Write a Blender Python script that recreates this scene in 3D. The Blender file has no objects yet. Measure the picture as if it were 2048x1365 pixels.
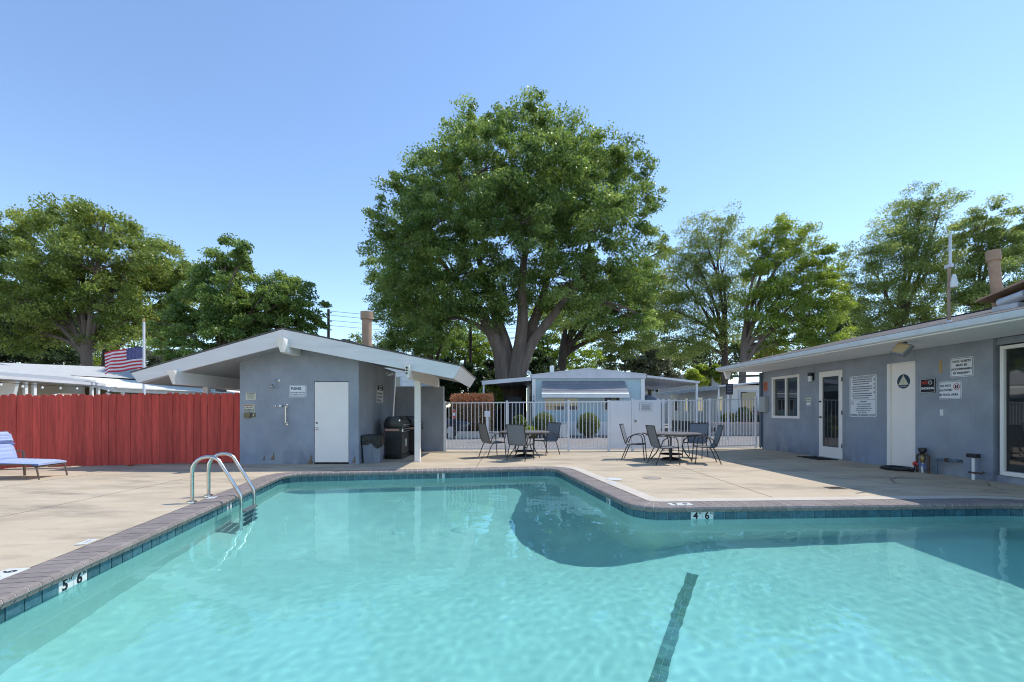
import bpy, bmesh, math, random
import numpy as np
from mathutils import Vector, Matrix
from mathutils.geometry import tessellate_polygon
R_ = math.radians
random.seed(7); rng = np.random.default_rng(7)
sc = bpy.context.scene
COL = sc.collection

# ------------------------------------------------------------------ camera, sky, sun, exposure
HC = 1.25                                   # eye height above the deck
cam = bpy.data.cameras.new('camera'); cam_o = bpy.data.objects.new('camera', cam); COL.objects.link(cam_o)
cam_o.location = (0, 0, HC); cam_o.rotation_euler = (R_(90), 0, 0)
cam.sensor_width = 36; cam.lens = 36*920/2048; cam.shift_y = 0.0681; cam.clip_end = 2000; cam.clip_start = .05
sc.camera = cam_o
SUN = Vector((.59, .28, 1.0)).normalized()
world = bpy.data.worlds.new('World'); sc.world = world; world.use_nodes = True
wn = world.node_tree.nodes; wl = world.node_tree.links
sky = wn.new('ShaderNodeTexSky'); sky.sky_type = 'NISHITA'; sky.sun_disc = False
sky.sun_elevation = math.asin(SUN.z); sky.sun_rotation = math.atan2(SUN.x, SUN.y)
sky.altitude = 0; sky.air_density = 1.0; sky.dust_density = 0; sky.ozone_density = 3.0
wl.new(sky.outputs[0], wn['Background'].inputs[0]); wn['Background'].inputs[1].default_value = .15
sun = bpy.data.lights.new('sun', 'SUN'); sun.energy = 2.3; sun.angle = R_(.53); sun.color = (1, .95, .87)
sun_o = bpy.data.objects.new('sun', sun); COL.objects.link(sun_o); sun_o.rotation_euler = SUN.to_track_quat('Z', 'Y').to_euler()
sun_o.location = (20, 10, 30)
sun.cycles.is_caustics_light = True
sc.view_settings.view_transform = 'Standard'; sc.view_settings.look = 'None'; sc.view_settings.gamma = 1
sc.view_settings.exposure = .78
sc.cycles.use_denoising = True; sc.cycles.filter_width = 1.1
sc.cycles.max_bounces = 10; sc.cycles.transparent_max_bounces = 12
sc.cycles.sample_clamp_indirect = 6

# ------------------------------------------------------------------ helpers
def at(px, py, Y):                          # point at depth Y seen at photo position (px, py)
    return Vector(((px-1024)/920*Y, Y, HC+(822-py)/920*Y))

MATS = {}
def M(name, col, rough=.7, var=.08, scale=3.0, bump=0, bscale=60, metal=0, rnd=0, spec=.4, col2=None, detail=4, stretch=None, coat=0):
    if name in MATS: return MATS[name]
    m = bpy.data.materials.new(name); m.use_nodes = True; MATS[name] = m
    n = m.node_tree.nodes; l = m.node_tree.links; b = n['Principled BSDF']
    b.inputs['Roughness'].default_value = rough; b.inputs['Metallic'].default_value = metal
    b.inputs['Specular IOR Level'].default_value = spec; b.inputs['Coat Weight'].default_value = coat
    tc = n.new('ShaderNodeTexCoord'); src = tc.outputs['Object']
    if stretch:
        mp = n.new('ShaderNodeMapping'); mp.inputs['Scale'].default_value = stretch; l.new(src, mp.inputs[0]); src = mp.outputs[0]
    if rnd:
        oi = n.new('ShaderNodeObjectInfo'); ad = n.new('ShaderNodeVectorMath'); ad.operation = 'ADD'
        sc_ = n.new('ShaderNodeVectorMath'); sc_.operation = 'SCALE'; cv = n.new('ShaderNodeCombineXYZ')
        for k in range(3): l.new(oi.outputs['Random'], cv.inputs[k])
        l.new(cv.outputs[0], sc_.inputs[0]); sc_.inputs['Scale'].default_value = 37
        l.new(src, ad.inputs[0]); l.new(sc_.outputs[0], ad.inputs[1]); src = ad.outputs[0]
    nz = n.new('ShaderNodeTexNoise'); nz.inputs['Scale'].default_value = scale; nz.inputs['Detail'].default_value = detail
    nz.inputs['Roughness'].default_value = .62; l.new(src, nz.inputs['Vector'])
    rp = n.new('ShaderNodeValToRGB'); l.new(nz.outputs['Fac'], rp.inputs[0])
    c = np.array(col); c2 = np.array(col2) if col2 else c*(1+var); c1 = c if col2 else c*(1-var)
    rp.color_ramp.elements[0].color = (*c1, 1); rp.color_ramp.elements[1].color = (*c2, 1)
    rp.color_ramp.elements[0].position = .33; rp.color_ramp.elements[1].position = .67
    out = rp.outputs[0]
    if rnd:
        hs = n.new('ShaderNodeHueSaturation'); mr = n.new('ShaderNodeMapRange')
        mr.inputs['To Min'].default_value = 1-rnd; mr.inputs['To Max'].default_value = 1+rnd
        l.new(oi.outputs['Random'], mr.inputs[0]); l.new(mr.outputs[0], hs.inputs['Value']); l.new(out, hs.inputs['Color']); out = hs.outputs[0]
    l.new(out, b.inputs['Base Color'])
    if bump:
        bz = n.new('ShaderNodeTexNoise'); bz.inputs['Scale'].default_value = bscale; bz.inputs['Detail'].default_value = 5; l.new(src, bz.inputs['Vector'])
        bp = n.new('ShaderNodeBump'); bp.inputs['Strength'].default_value = bump; bp.inputs['Distance'].default_value = .02
        l.new(bz.outputs['Fac'], bp.inputs['Height']); l.new(bp.outputs[0], b.inputs['Normal'])
    m['src'] = 1
    return m
def overlay(m, color, scale, lo, hi, stretch=(1, 1, 1), amount=1.0, zmask=None, seed=0):
    """a further layer of stain or wear mixed over a material's colour; zmask=(z0,z1) fades it out with object height"""
    n = m.node_tree.nodes; l = m.node_tree.links; b = n['Principled BSDF']
    old = b.inputs['Base Color'].links[0].from_socket
    tc = n.new('ShaderNodeTexCoord'); mp = n.new('ShaderNodeMapping'); mp.inputs['Scale'].default_value = stretch
    mp.inputs['Location'].default_value = (seed*3.7, seed*1.3, seed*2.1); l.new(tc.outputs['Object'], mp.inputs[0])
    nz = n.new('ShaderNodeTexNoise'); nz.inputs['Scale'].default_value = scale; nz.inputs['Detail'].default_value = 7; nz.inputs['Roughness'].default_value = .6
    l.new(mp.outputs[0], nz.inputs['Vector'])
    mr = n.new('ShaderNodeMapRange'); mr.inputs['From Min'].default_value = lo; mr.inputs['From Max'].default_value = hi
    mr.inputs['To Max'].default_value = amount; l.new(nz.outputs['Fac'], mr.inputs[0]); f = mr.outputs[0]
    if zmask:
        sp = n.new('ShaderNodeSeparateXYZ'); l.new(tc.outputs['Object'], sp.inputs[0])
        m2 = n.new('ShaderNodeMapRange'); m2.inputs['From Min'].default_value = zmask[1]; m2.inputs['From Max'].default_value = zmask[0]
        l.new(sp.outputs['Z'], m2.inputs[0]); mu = n.new('ShaderNodeMath'); mu.operation = 'MULTIPLY'
        l.new(f, mu.inputs[0]); l.new(m2.outputs[0], mu.inputs[1]); f = mu.outputs[0]
    mx = n.new('ShaderNodeMix'); mx.data_type = 'RGBA'; l.new(f, mx.inputs[0]); l.new(old, mx.inputs[6]); mx.inputs[7].default_value = (*color, 1)
    l.new(mx.outputs[2], b.inputs['Base Color'])
    return m

class MB:
    def __init__(s): s.v = []; s.f = []; s.mi = []
    def add(s, vs, fs, mi=0):
        o = len(s.v); s.v += [tuple(p) for p in vs]; s.f += [tuple(i+o for i in f) for f in fs]; s.mi += [mi]*len(fs); return s
    def box(s, c, d, rot=None, mi=0, taper=None):
        x, y, z = [q/2 for q in d]; t = taper or 1
        vs = [Vector((sx*x*(t if sz > 0 else 1), sy*y*(t if sz > 0 else 1), sz*z)) for sz in (-1, 1) for sx, sy in ((-1,-1),(1,-1),(1,1),(-1,1))]
        if rot is not None: vs = [rot @ p for p in vs]
        vs = [p+Vector(c) for p in vs]
        return s.add(vs, [(3,2,1,0),(4,5,6,7),(0,1,5,4),(1,2,6,5),(2,3,7,6),(3,0,4,7)], mi)
    def bb(s, a, b, mi=0):                  # box by its two corners
        return s.box([(p+q)/2 for p, q in zip(a, b)], [abs(q-p) for p, q in zip(a, b)], mi=mi)
    def bar(s, p, q, w, h=None, mi=0):      # rectangular bar from p to q
        p, q = Vector(p), Vector(q); d = q-p; r = d.to_track_quat('Z', 'Y').to_matrix()
        return s.box((p+q)/2, (w, h or w, d.length), r, mi)
    def tube(s, pts, rad, n=10, mi=0, cap=True):
        pts = [Vector(p) for p in pts]; k = len(pts)
        if not hasattr(rad, '__len__'): rad = [rad]*k
        t0 = (pts[1]-pts[0]).normalized(); nrm = t0.orthogonal().normalized(); o = len(s.v)
        for i, p in enumerate(pts):
            t = (pts[min(i+1, k-1)]-pts[max(i-1, 0)]).normalized()
            nrm = (nrm-t*nrm.dot(t)).normalized(); b = t.cross(nrm)
            for j in range(n):
                a = 2*math.pi*j/n; s.v.append(tuple(p+(nrm*math.cos(a)+b*math.sin(a))*rad[i]))
        for i in range(k-1):
            for j in range(n):
                s.f.append((o+i*n+j, o+i*n+(j+1) % n, o+(i+1)*n+(j+1) % n, o+(i+1)*n+j)); s.mi.append(mi)
        if cap:
            s.f.append(tuple(o+j for j in reversed(range(n)))); s.f.append(tuple(o+(k-1)*n+j for j in range(n))); s.mi += [mi, mi]
        return s
    def prism(s, poly, a, b, axis='y', mi=0):   # polygon in the plane across `axis`, extruded a..b
        def P(u, v, w): return {'y': (u, w, v), 'x': (w, u, v), 'z': (u, v, w)}[axis]
        k = len(poly); vs = [P(u, v, a) for u, v in poly]+[P(u, v, b) for u, v in poly]
        return s.add(vs, [tuple(range(k))[::-1], tuple(range(k, 2*k))]+[(i, (i+1) % k, k+(i+1) % k, k+i) for i in range(k)], mi)
    def lathe(s, prof, n=20, c=(0, 0, 0), mi=0):
        o = len(s.v); k = len(prof)
        for r, z in prof:
            for j in range(n):
                a = 2*math.pi*j/n; s.v.append((c[0]+r*math.cos(a), c[1]+r*math.sin(a), c[2]+z))
        for i in range(k-1):
            for j in range(n): s.f.append((o+i*n+j, o+i*n+(j+1) % n, o+(i+1)*n+(j+1) % n, o+(i+1)*n+j)); s.mi.append(mi)
        s.f.append(tuple(o+j for j in reversed(range(n)))); s.f.append(tuple(o+(k-1)*n+j for j in range(n))); s.mi += [mi, mi]
        return s
    def mesh(s, name, mats, smooth=False, bevel=0, fix=True):
        me = bpy.data.meshes.new(name); me.from_pydata(s.v, [], s.f)
        for m in (mats if isinstance(mats, (list, tuple)) else [mats]): me.materials.append(m)
        me.polygons.foreach_set('material_index', s.mi)
        if fix or bevel:
            bm = bmesh.new(); bm.from_mesh(me); bmesh.ops.recalc_face_normals(bm, faces=bm.faces)
            if bevel: bmesh.ops.bevel(bm, geom=bm.edges, offset=bevel, segments=2, affect='EDGES', profile=.6)
            bm.to_mesh(me); bm.free()
        if smooth:
            me.shade_smooth()
            try: me.set_sharp_from_angle(angle=R_(35))
            except Exception: pass
        me.update(); return me
    def build(s, name, mats, parent=None, smooth=False, bevel=0, wold=False, fix=True):
        return place(name, s.mesh(name, mats, smooth, bevel, fix), parent, wold)

def place(name, me, parent=None, wold=False):
    o = bpy.data.objects.new(name, me); COL.objects.link(o)
    if parent is not None:
        o.parent = parent
        if wold: o.matrix_parent_inverse = base_mat(parent).inverted()
    return o
def base_mat(o):
    m = Matrix.Translation(o.location) @ o.rotation_euler.to_matrix().to_4x4()
    return base_mat(o.parent) @ m if o.parent and o.type == 'EMPTY' else m
def tag(o, label, cat, group=None):
    o['label'] = label; o['category'] = cat
    if group: o['group'] = group
    return o
def thing(name, label, cat, loc=(0, 0, 0), rz=0, group=None):
    o = bpy.data.objects.new(name, None); COL.objects.link(o); o.location = loc; o.rotation_euler = (0, 0, rz); o.empty_display_size = .2
    return tag(o, label, cat, group)
def struct(o, kind='structure'): o['kind'] = kind; return o
def copy_tree(o, parent=None):
    c = o.copy(); COL.objects.link(c); c.parent = parent
    for ch in list(o.children): copy_tree(ch, c)
    return c
def text_mesh(body, size, mat, align='CENTER', bold=0.0, squeeze=1.0):
    cu = bpy.data.curves.new('lettering', 'FONT'); cu.body = body; cu.size = size; cu.align_x = align; cu.align_y = 'CENTER'; cu.offset = bold; cu.resolution_u = 3
    o = bpy.data.objects.new('lettering', cu); me = bpy.data.meshes.new_from_object(o)
    bpy.data.objects.remove(o); me.materials.clear(); me.materials.append(mat)
    # text lies in xy: stand it up in xz facing -y
    me.transform(Matrix(((squeeze, 0, 0, 0), (0, 0, -1, 0), (0, 1, 0, 0), (0, 0, 0, 1))))
    return me
def rrect(w, h, r, n=4):
    out = []
    for cx, cz, a0 in ((w/2-r, h/2-r, 0), (-w/2+r, h/2-r, 90), (-w/2+r, -h/2+r, 180), (w/2-r, -h/2+r, 270)):
        for k in range(n+1):
            a = R_(a0+90*k/n); out.append((cx+r*math.cos(a), cz+r*math.sin(a)))
    return out
def ring(poly, wd, y0, y1, mb, mi=0):       # flat frame: polygon outline minus its inset
    cx = sum(p[0] for p in poly)/len(poly); cz = sum(p[1] for p in poly)/len(poly)
    W = max(abs(p[0]-cx) for p in poly); H = max(abs(p[1]-cz) for p in poly)
    inn = [(cx+(p[0]-cx)*(W-wd)/W, cz+(p[1]-cz)*(H-wd)/H) for p in poly]; k = len(poly); o = []
    for y in (y0, y1):
        o += [(p[0], y, p[1]) for p in poly]+[(p[0], y, p[1]) for p in inn]
    fs = []
    for i in range(k):
        j = (i+1) % k
        fs += [(i, j, k+j, k+i), (2*k+i, 3*k+i, 3*k+j, 2*k+j), (i, 2*k+i, 2*k+j, j), (k+i, k+j, 3*k+j, 3*k+i)]
    return mb.add(o, fs, mi)

# ------------------------------------------------------------------ materials
concrete = M('deck_concrete', (.555, .45, .315), .85, .07, .9, bump=.25, bscale=45, detail=8)
overlay(concrete, (.37, .30, .215), .9, .47, .66, (.4, 1.3, 1), .85)
overlay(concrete, (.21, .18, .14), 1.2, .55, .70, (.5, 1.6, 1), .7, seed=2)
overlay(concrete, (.22, .19, .16), 16, .64, .72, (1, 1, 1), .5, seed=9)
overlay(concrete, (.63, .54, .41), 4, .5, .7, (.5, 1.4, 1), amount=.6, seed=5)
joint_m = M('joint', (.12, .11, .10), .95)
band_m = M('pale_band', (.60, .53, .44), .85, .06, 4, bump=.15)
overlay(band_m, (.4, .36, .31), 6, .55, .7, amount=.5, seed=3)
asphalt = M('asphalt', (.27, .25, .235), .95, .1, 1.2, bump=.3, bscale=120)
brick_m = M('coping_brick', (.255, .215, .195), .8, .12, 9, bump=.3, bscale=90, rnd=.1)
mortar_m = M('mortar', (.50, .44, .41), .95)
tile_m = M('waterline_tile', (.025, .085, .115), .22, .5, 14, rnd=.2, spec=.5, col2=(.07, .16, .195))
grout_m = M('grout', (.45, .55, .55), .8)
plaster = M('pool_plaster', (.76, .745, .70), .8, .04, 1.4)
white_tile = M('white_tile', (.72, .73, .70), .35, .05, 8)
black_print = M('black_print', (.015, .015, .018), .6, 0)
navy_print = M('navy_print', (.03, .045, .09), .6, 0)
grey_print = M('grey_print', (.16, .17, .2), .7, 0)
white_print = M('white_print', (.8, .8, .8), .6, 0)
red_print = M('red_print', (.55, .05, .04), .6, 0)
stucco = M('blue_grey_stucco', (.305, .325, .355), .9, .16, 1.1, bump=.35, bscale=70, detail=6)
overlay(stucco, (.42, .43, .465), 1.3, .48, .70, (1.2, 1.2, .6), .4)
overlay(stucco, (.22, .235, .255), 3.5, .56, .74, (1.6, 1.6, .3), .35, seed=11)
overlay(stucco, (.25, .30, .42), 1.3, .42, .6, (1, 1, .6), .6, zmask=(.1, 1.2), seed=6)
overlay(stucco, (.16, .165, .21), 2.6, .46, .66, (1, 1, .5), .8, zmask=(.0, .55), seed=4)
overlay(stucco, (.50, .50, .50), 9, .68, .72, (1, 1, 1), .8, zmask=(.0, .3), seed=7)
trim_white = M('white_paint', (.84, .79, .72), .55, .04, 2, bump=.08, bscale=30)
overlay(trim_white, (.5, .48, .44), 3, .6, .8, (1, 1, 3), .35)
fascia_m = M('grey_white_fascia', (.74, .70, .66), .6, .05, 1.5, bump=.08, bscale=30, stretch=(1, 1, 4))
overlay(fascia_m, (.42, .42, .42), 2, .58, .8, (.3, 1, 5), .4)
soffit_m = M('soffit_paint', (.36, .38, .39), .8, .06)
shingle = M('dark_shingle', (.13, .115, .105), .95, .3, 12, bump=.6, bscale=40)
door_white = M('door_white', (.88, .80, .73), .45, .03, 1.5)
overlay(door_white, (.58, .58, .58), 3, .6, .8, amount=.3)
dark_gap = M('dark_gap', (.02, .02, .022), .9)
white_metal = M('white_metal', (.74, .74, .75), .45, .03, 3)
overlay(white_metal, (.42, .33, .25), 8, .66, .76, amount=.5)
steel = M('stainless', (.62, .6, .56), .22, .1, 10, metal=1)
chrome = M('chrome', (.6, .6, .6), .2, .05, 5, metal=1)
red_paint = M('red_fence_paint', (.52, .068, .048), .72, .24, 3.5, rnd=.18, bump=.3, bscale=25, stretch=(5, 5, .6))
overlay(red_paint, (.42, .055, .042), 4, .5, .75, (3, 3, .5), .6)
overlay(red_paint, (.52, .30, .22), 6, .67, .72, (3, 3, .4), .8, zmask=(.0, .95), seed=3)
black_metal = M('black_metal', (.018, .018, .02), .4, .2, 6, spec=.5)
bronze_frame = M('bronze_frame', (.045, .04, .038), .45, .1, 5)
sling_m = M('grey_sling', (.17, .185, .20), .75, .06, 60, bump=.2, bscale=300)
vent_tan = M('tan_pipe', (.40, .26, .17), .7, .15, 4, bump=.2)
bark = M('bark', (.165, .125, .10), .95, .25, 3, bump=.9, bscale=9, stretch=(1, 1, .25))
bark_dark = M('bark_dark', (.085, .066, .055), .95, .25, 3, bump=.9, bscale=9, stretch=(1, 1, .25))
wood_pole = M('pole_wood', (.06, .045, .038), .9, .2, 4)
glass_dark = M('window_glass', (.02, .024, .028), .03, .1, 1, spec=.5)
glass_dark.node_tree.nodes['Principled BSDF'].inputs['IOR'].default_value = 1.9
aqua = M('aqua_siding', (.49, .62, .64), .6, .05, 1.5)
home_white = M('home_white', (.84, .83, .78), .6, .05, 1.2)
home_beige = M('home_beige', (.48, .43, .33), .8, .06, 1.2)
home_trim = M('home_trim', (.66, .65, .66), .55, .08, 1.6)
roof_grey = M('roof_light_grey', (.50, .50, .485), .9, .08, 4, bump=.2, bscale=30)
alum = M('aluminium', (.58, .585, .60), .4, .12, 5, metal=.35)
block_m = M('concrete_block', (.36, .33, .30), .9, .12, 6, bump=.3, rnd=.08)
terracotta = M('tan_pot', (.48, .36, .26), .8)
plastic_grey = M('grey_plastic', (.20, .22, .255), .5, .05, 3)
liner_m = M('black_liner', (.012, .012, .013), .28, .2, 8, bump=.8, bscale=14)
rust = M('rusty_pipe', (.11, .07, .05), .7, .3, 15, metal=.3)

def leaf_mat(name, c1, c2, trans=.35):
    m = bpy.data.materials.new(name); m.use_nodes = True; n = m.node_tree.nodes; l = m.node_tree.links; n.clear()
    out = n.new('ShaderNodeOutputMaterial'); at_ = n.new('ShaderNodeAttribute'); at_.attribute_name = 'tone'
    rp = n.new('ShaderNodeValToRGB'); rp.color_ramp.elements[0].color = (*c1, 1); rp.color_ramp.elements[1].color = (*c2, 1); l.new(at_.outputs['Fac'], rp.inputs[0])
    p = n.new('ShaderNodeBsdfPrincipled'); p.inputs['Roughness'].default_value = .36; p.inputs['Specular IOR Level'].default_value = .6
    t = n.new('ShaderNodeBsdfTranslucent'); hs = n.new('ShaderNodeHueSaturation'); hs.inputs['Value'].default_value = 1.7; hs.inputs['Saturation'].default_value = 1.1; hs.inputs['Hue'].default_value = .485
    mx = n.new('ShaderNodeMixShader'); mx.inputs[0].default_value = trans
    l.new(rp.outputs[0], p.inputs['Base Color']); l.new(rp.outputs[0], hs.inputs['Color']); l.new(hs.outputs[0], t.inputs['Color'])
    l.new(p.outputs[0], mx.inputs[1]); l.new(t.outputs[0], mx.inputs[2]); l.new(mx.outputs[0], out.inputs[0]); return m
leaf_ash = leaf_mat('leaf_ash', (.07, .135, .03), (.265, .36, .10), .48)
leaf_olive = leaf_mat('leaf_yellow_green', (.105, .165, .034), (.33, .39, .10), .48)
leaf_dark = leaf_mat('leaf_dark', (.025, .045, .016), (.06, .095, .03))
leaf_bright = leaf_mat('leaf_bright', (.13, .20, .032), (.34, .43, .08), .48)
leaf_locust = leaf_mat('leaf_locust', (.125, .185, .045), (.35, .42, .13), .5)
leaf_silver = leaf_mat('leaf_silver', (.11, .13, .075), (.22, .24, .15))
leaf_brown = leaf_mat('leaf_brown', (.52, .24, .09), (.78, .46, .24), .5)
leaf_hedge = leaf_mat('leaf_hedge', (.08, .12, .028), (.20, .25, .065))
leaf_mix = leaf_mat('leaf_hedge_red', (.16, .13, .045), (.44, .26, .13), .5)

# ================================================================== THE SETTING
# ---- pool outline: corners (clockwise) with their radii, offset outwards by d
CORN = [((-2.98, .60), .3), ((-4.53, 9.15), .38), ((.95, 10.12), .38), ((1.64, 5.98), .42), ((7.6, 6.30), 1.1), ((7.9, 1.1), .6)]
def outline(d, step=.06, only=None):
    """polyline of (x, y, nx, ny) round the pool, offset outwards by d"""
    P = [Vector(c) for c, _ in CORN]; k = len(P); dirs = [(P[(i+1) % k]-P[i]).normalized() for i in range(k)]
    nl = [Vector((-q.y, q.x)) for q in dirs]
    Q = []
    for i in range(k):                       # offset corner = meeting of the two offset edges
        a, b = nl[i-1], nl[i]; m = (a+b)/(1+a.dot(b)); Q.append(P[i]+m*d)
    pts = []
    for i in range(k):
        d0, d1 = dirs[i-1], dirs[i]; crs = d0.x*d1.y-d0.y*d1.x; conv = crs < 0
        r = max(CORN[i][1]+(d if conv else -d), .03); ang = math.acos(max(-1, min(1, d0.dot(d1)))); t = r*math.tan(ang/2)
        s = Q[i]-d0*t; c = s+(-nl[i-1] if conv else nl[i-1])*r; steps = max(3, int(ang*max(r, .2)/step))
        for q in range(steps+1):
            a = ang*q/steps*(-1 if conv else 1); nn = Vector((nl[i-1].x*math.cos(a)-nl[i-1].y*math.sin(a), nl[i-1].x*math.sin(a)+nl[i-1].y*math.cos(a)))
            p = c+(nn if conv else -nn)*r; pts.append((p.x, p.y, nn.x, nn.y))
    return pts
def resample(pts, step, closed=True):
    P = [Vector(p[:2]) for p in pts]+([Vector(pts[0][:2])] if closed else []); L = [0]
    for a, b in zip(P, P[1:]): L.append(L[-1]+(b-a).length)
    n = int(L[-1]/step); out = []; j = 0
    for i in range(n):
        s = i*L[-1]/n
        while L[j+1] < s: j += 1
        out.append(P[j].lerp(P[j+1], (s-L[j])/max(1e-9, L[j+1]-L[j])))
    return out, L[-1]/n
WL = -.165                                   # water level
def inside(X, Y, poly):
    r = np.zeros(X.shape, bool); x2, y2 = poly[-1]
    for x1, y1 in poly:
        c = ((y1 > Y) != (y2 > Y)) & (X < (x2-x1)*(Y-y1)/((y2-y1) if y2 != y1 else 1e-9)+x1); r ^= c; x2, y2 = x1, y1
    return r
def sheet_with_hole(outer, hole, z):
    vs = [Vector((x, y, 0)) for x, y in outer]; hs = [Vector((x, y, 0)) for x, y in hole]
    tri = tessellate_polygon([vs, hs]); allv = vs+hs
    bm = bmesh.new(); bv = [bm.verts.new((p.x, p.y, z)) for p in allv]
    for t in tri:
        try: bm.faces.new([bv[i] for i in t])
        except ValueError: pass
    bmesh.ops.recalc_face_normals(bm, faces=bm.faces)
    if bm.faces and sum(f.normal.z for f in bm.faces) < 0: bmesh.ops.reverse_faces(bm, faces=bm.faces)
    return bm
def cut(bm, co, no):                          # keep the side the normal points away from
    bmesh.ops.bisect_plane(bm, geom=bm.verts[:]+bm.edges[:]+bm.faces[:], plane_co=co, plane_no=no, clear_outer=True, dist=1e-6)

# ---- ground (street and everything round it), with the pool yard cut out
DX0, DX1, DY0, DY1 = -16.5, 8.9, -4.0, 14.75
hole_far = [(p[0], p[1]) for p in outline(.29)]
yard = [(DX0, DY0), (DX1, DY0), (DX1, DY1+.95), (3.9, DY1-.08), (-2.6, DY1-.1), (DX0, DY1-.1)]
bm = sheet_with_hole([(-900, -300), (900, -300), (900, 1500), (-900, 1500)], yard[::-1], -.02)
me = bpy.data.meshes.new('ground'); bm.to_mesh(me); bm.free(); me.materials.append(asphalt); struct(place('ground', me))
# ---- deck: a base sheet and its slabs, open joints between them
bm = sheet_with_hole(yard, hole_far, -.014)
me = bpy.data.meshes.new('pool_deck'); bm.to_mesh(me); bm.free(); me.materials.append(joint_m); deck = struct(place('pool_deck', me))
xs = [DX0, -12.3, -8.35, -6.02, -.79, 3.76, DX1]; G2 = .007
ycuts = {0: [DY0, 5.2, DY1+1], 1: [DY0, 5.2, DY1+1], 2: [DY0, 3.0, 12, DY1+1], 3: [DY0, 3.0, DY1+1], 4: [DY0, DY1+1], 5: [DY0, 11.2, DY1+1]}
hole_slab = [(p[0], p[1]) for p in outline(.302)]
for i in range(len(xs)-1):
    yc = ycuts[i]
    for j in range(len(yc)-1):
        bm = sheet_with_hole(yard, hole_slab, 0)
        cut(bm, (xs[i]+G2, 0, 0), (-1, 0, 0)); cut(bm, (xs[i+1]-G2, 0, 0), (1, 0, 0)); cut(bm, (0, yc[j]+G2, 0), (0, -1, 0)); cut(bm, (0, yc[j+1]-G2, 0), (0, 1, 0))
        if not bm.faces: bm.free(); continue
        me = bpy.data.meshes.new('slab'); bm.to_mesh(me); bm.free(); me.materials.append(concrete); place('slab', me, deck)
# pale patched strip along the right-hand coping
mb = MB(); a = outline(.306); b = outline(.52)
ia = [i for i, p in enumerate(a) if p[0] > .9 and p[1] > 3]; A = [a[i] for i in ia]; B = [p for p in b if p[0] > .9 and p[1] > 3]
A2, _ = resample(A, .1, False); B2, _ = resample(B, _*0+ .1, False)
n = 90
def even(pts, n):
    P = [Vector(p[:2]) for p in pts]; L = np.concatenate([[0], np.cumsum([(b-a).length for a, b in zip(P, P[1:])])]); s = np.linspace(0, L[-1], n)
    return np.stack([np.interp(s, L, [p.x for p in P]), np.interp(s, L, [p.y for p in P])], 1)
# match the two borders piecewise by nearest point
EA = even(A, n); EBf = even(B, 600); EB = np.array([EBf[np.argmin(((EBf-q)**2).sum(1))] for q in EA])
mb.add([(*q, .004) for q in EA]+[(*q, .004) for q in EB], [(i, i+1, n+i+1, n+i) for i in range(n-1)])
mb.build('patch_strip', band_m, deck)
crack_m = M('crack', (.10, .09, .08), .95)
for pth in ([(5.3, 11.1), (5.75, 9.6), (6.0, 8.6), (6.6, 7.9), (7.3, 7.35), (8.2, 7.1)], [(6.6, 7.9), (6.9, 8.4), (7.5, 8.8)], [(8.25, 8.0), (7.9, 7.6), (7.75, 7.2)]):
    for (xa, ya), (xb, yb) in zip(pth, pth[1:]):
        a_, b_ = Vector((xa, ya)), Vector((xb, yb)); nn = Vector((-(b_-a_).y, (b_-a_).x)).normalized(); k = 8; vs = []
        for i in range(k+1): p = a_.lerp(b_, i/k)+nn*random.uniform(-.02, .02)*(0 < i < k); vs += [(p.x+nn.x*.007, p.y+nn.y*.007, .0035), (p.x-nn.x*.007, p.y-nn.y*.007, .0035)]
        MB().add(vs, [(2*i, 2*i+1, 2*i+3, 2*i+2) for i in range(k)]).build('crack', crack_m, deck, fix=False)
# ---- pool basin: walls, floor, coping bricks, waterline tiles
def floor_z(X, Y):
    """shallow shelf on the right and near the camera, a rounded deep bowl towards the far left"""
    db = (9.15-Y+.177*(X+4.53))/1.0157; dl = ((X+3.43)+.1815*(Y-3.08))/1.0164     # distances to the far and left walls
    s_ = lambda t: np.clip(t, 0, 1)**2*(3-2*np.clip(t, 0, 1))
    d = 1.0+.12*s_((Y-1)/3.5)+1.05*s_((Y-4.2)/3.4)*s_((2.9-X)/2.4)
    lim = 1.08+.62*np.maximum(db, 0); d = d-np.maximum(0, d-lim)
    lim = .95+.95*np.maximum(dl, 0); d = d-np.maximum(0, d-lim)
    return WL-d
wo = outline(.016); k = len(wo); mb = MB()
zs = [-.03, -.6, -3.2]
for z in zs: mb.v += [(p[0], p[1], z) for p in wo]
for q in range(len(zs)-1):
    for i in range(k): mb.f.append((q*k+i, q*k+(i+1) % k, (q+1)*k+(i+1) % k, (q+1)*k+i)); mb.mi.append(0)
pool = struct(mb.build('swimming_pool', plaster, fix=True)); pool.cycles.is_caustics_receiver = True
gx, gy = np.meshgrid(np.linspace(-6, 9, 90), np.linspace(-1, 11, 80)); gz = floor_z(gx, gy)
V = np.stack([gx, gy, gz], -1).reshape(-1, 3); I = np.arange(V.shape[0]).reshape(gx.shape)
F = np.stack([I[:-1, :-1], I[:-1, 1:], I[1:, 1:], I[1:, :-1]], -1).reshape(-1, 4)
me = bpy.data.meshes.new('pool_floor'); me.from_pydata(V.tolist(), [], F.tolist()); me.materials.append(plaster); me.shade_smooth()
o = place('pool_floor', me, pool); o.cycles.is_caustics_receiver = True
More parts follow.
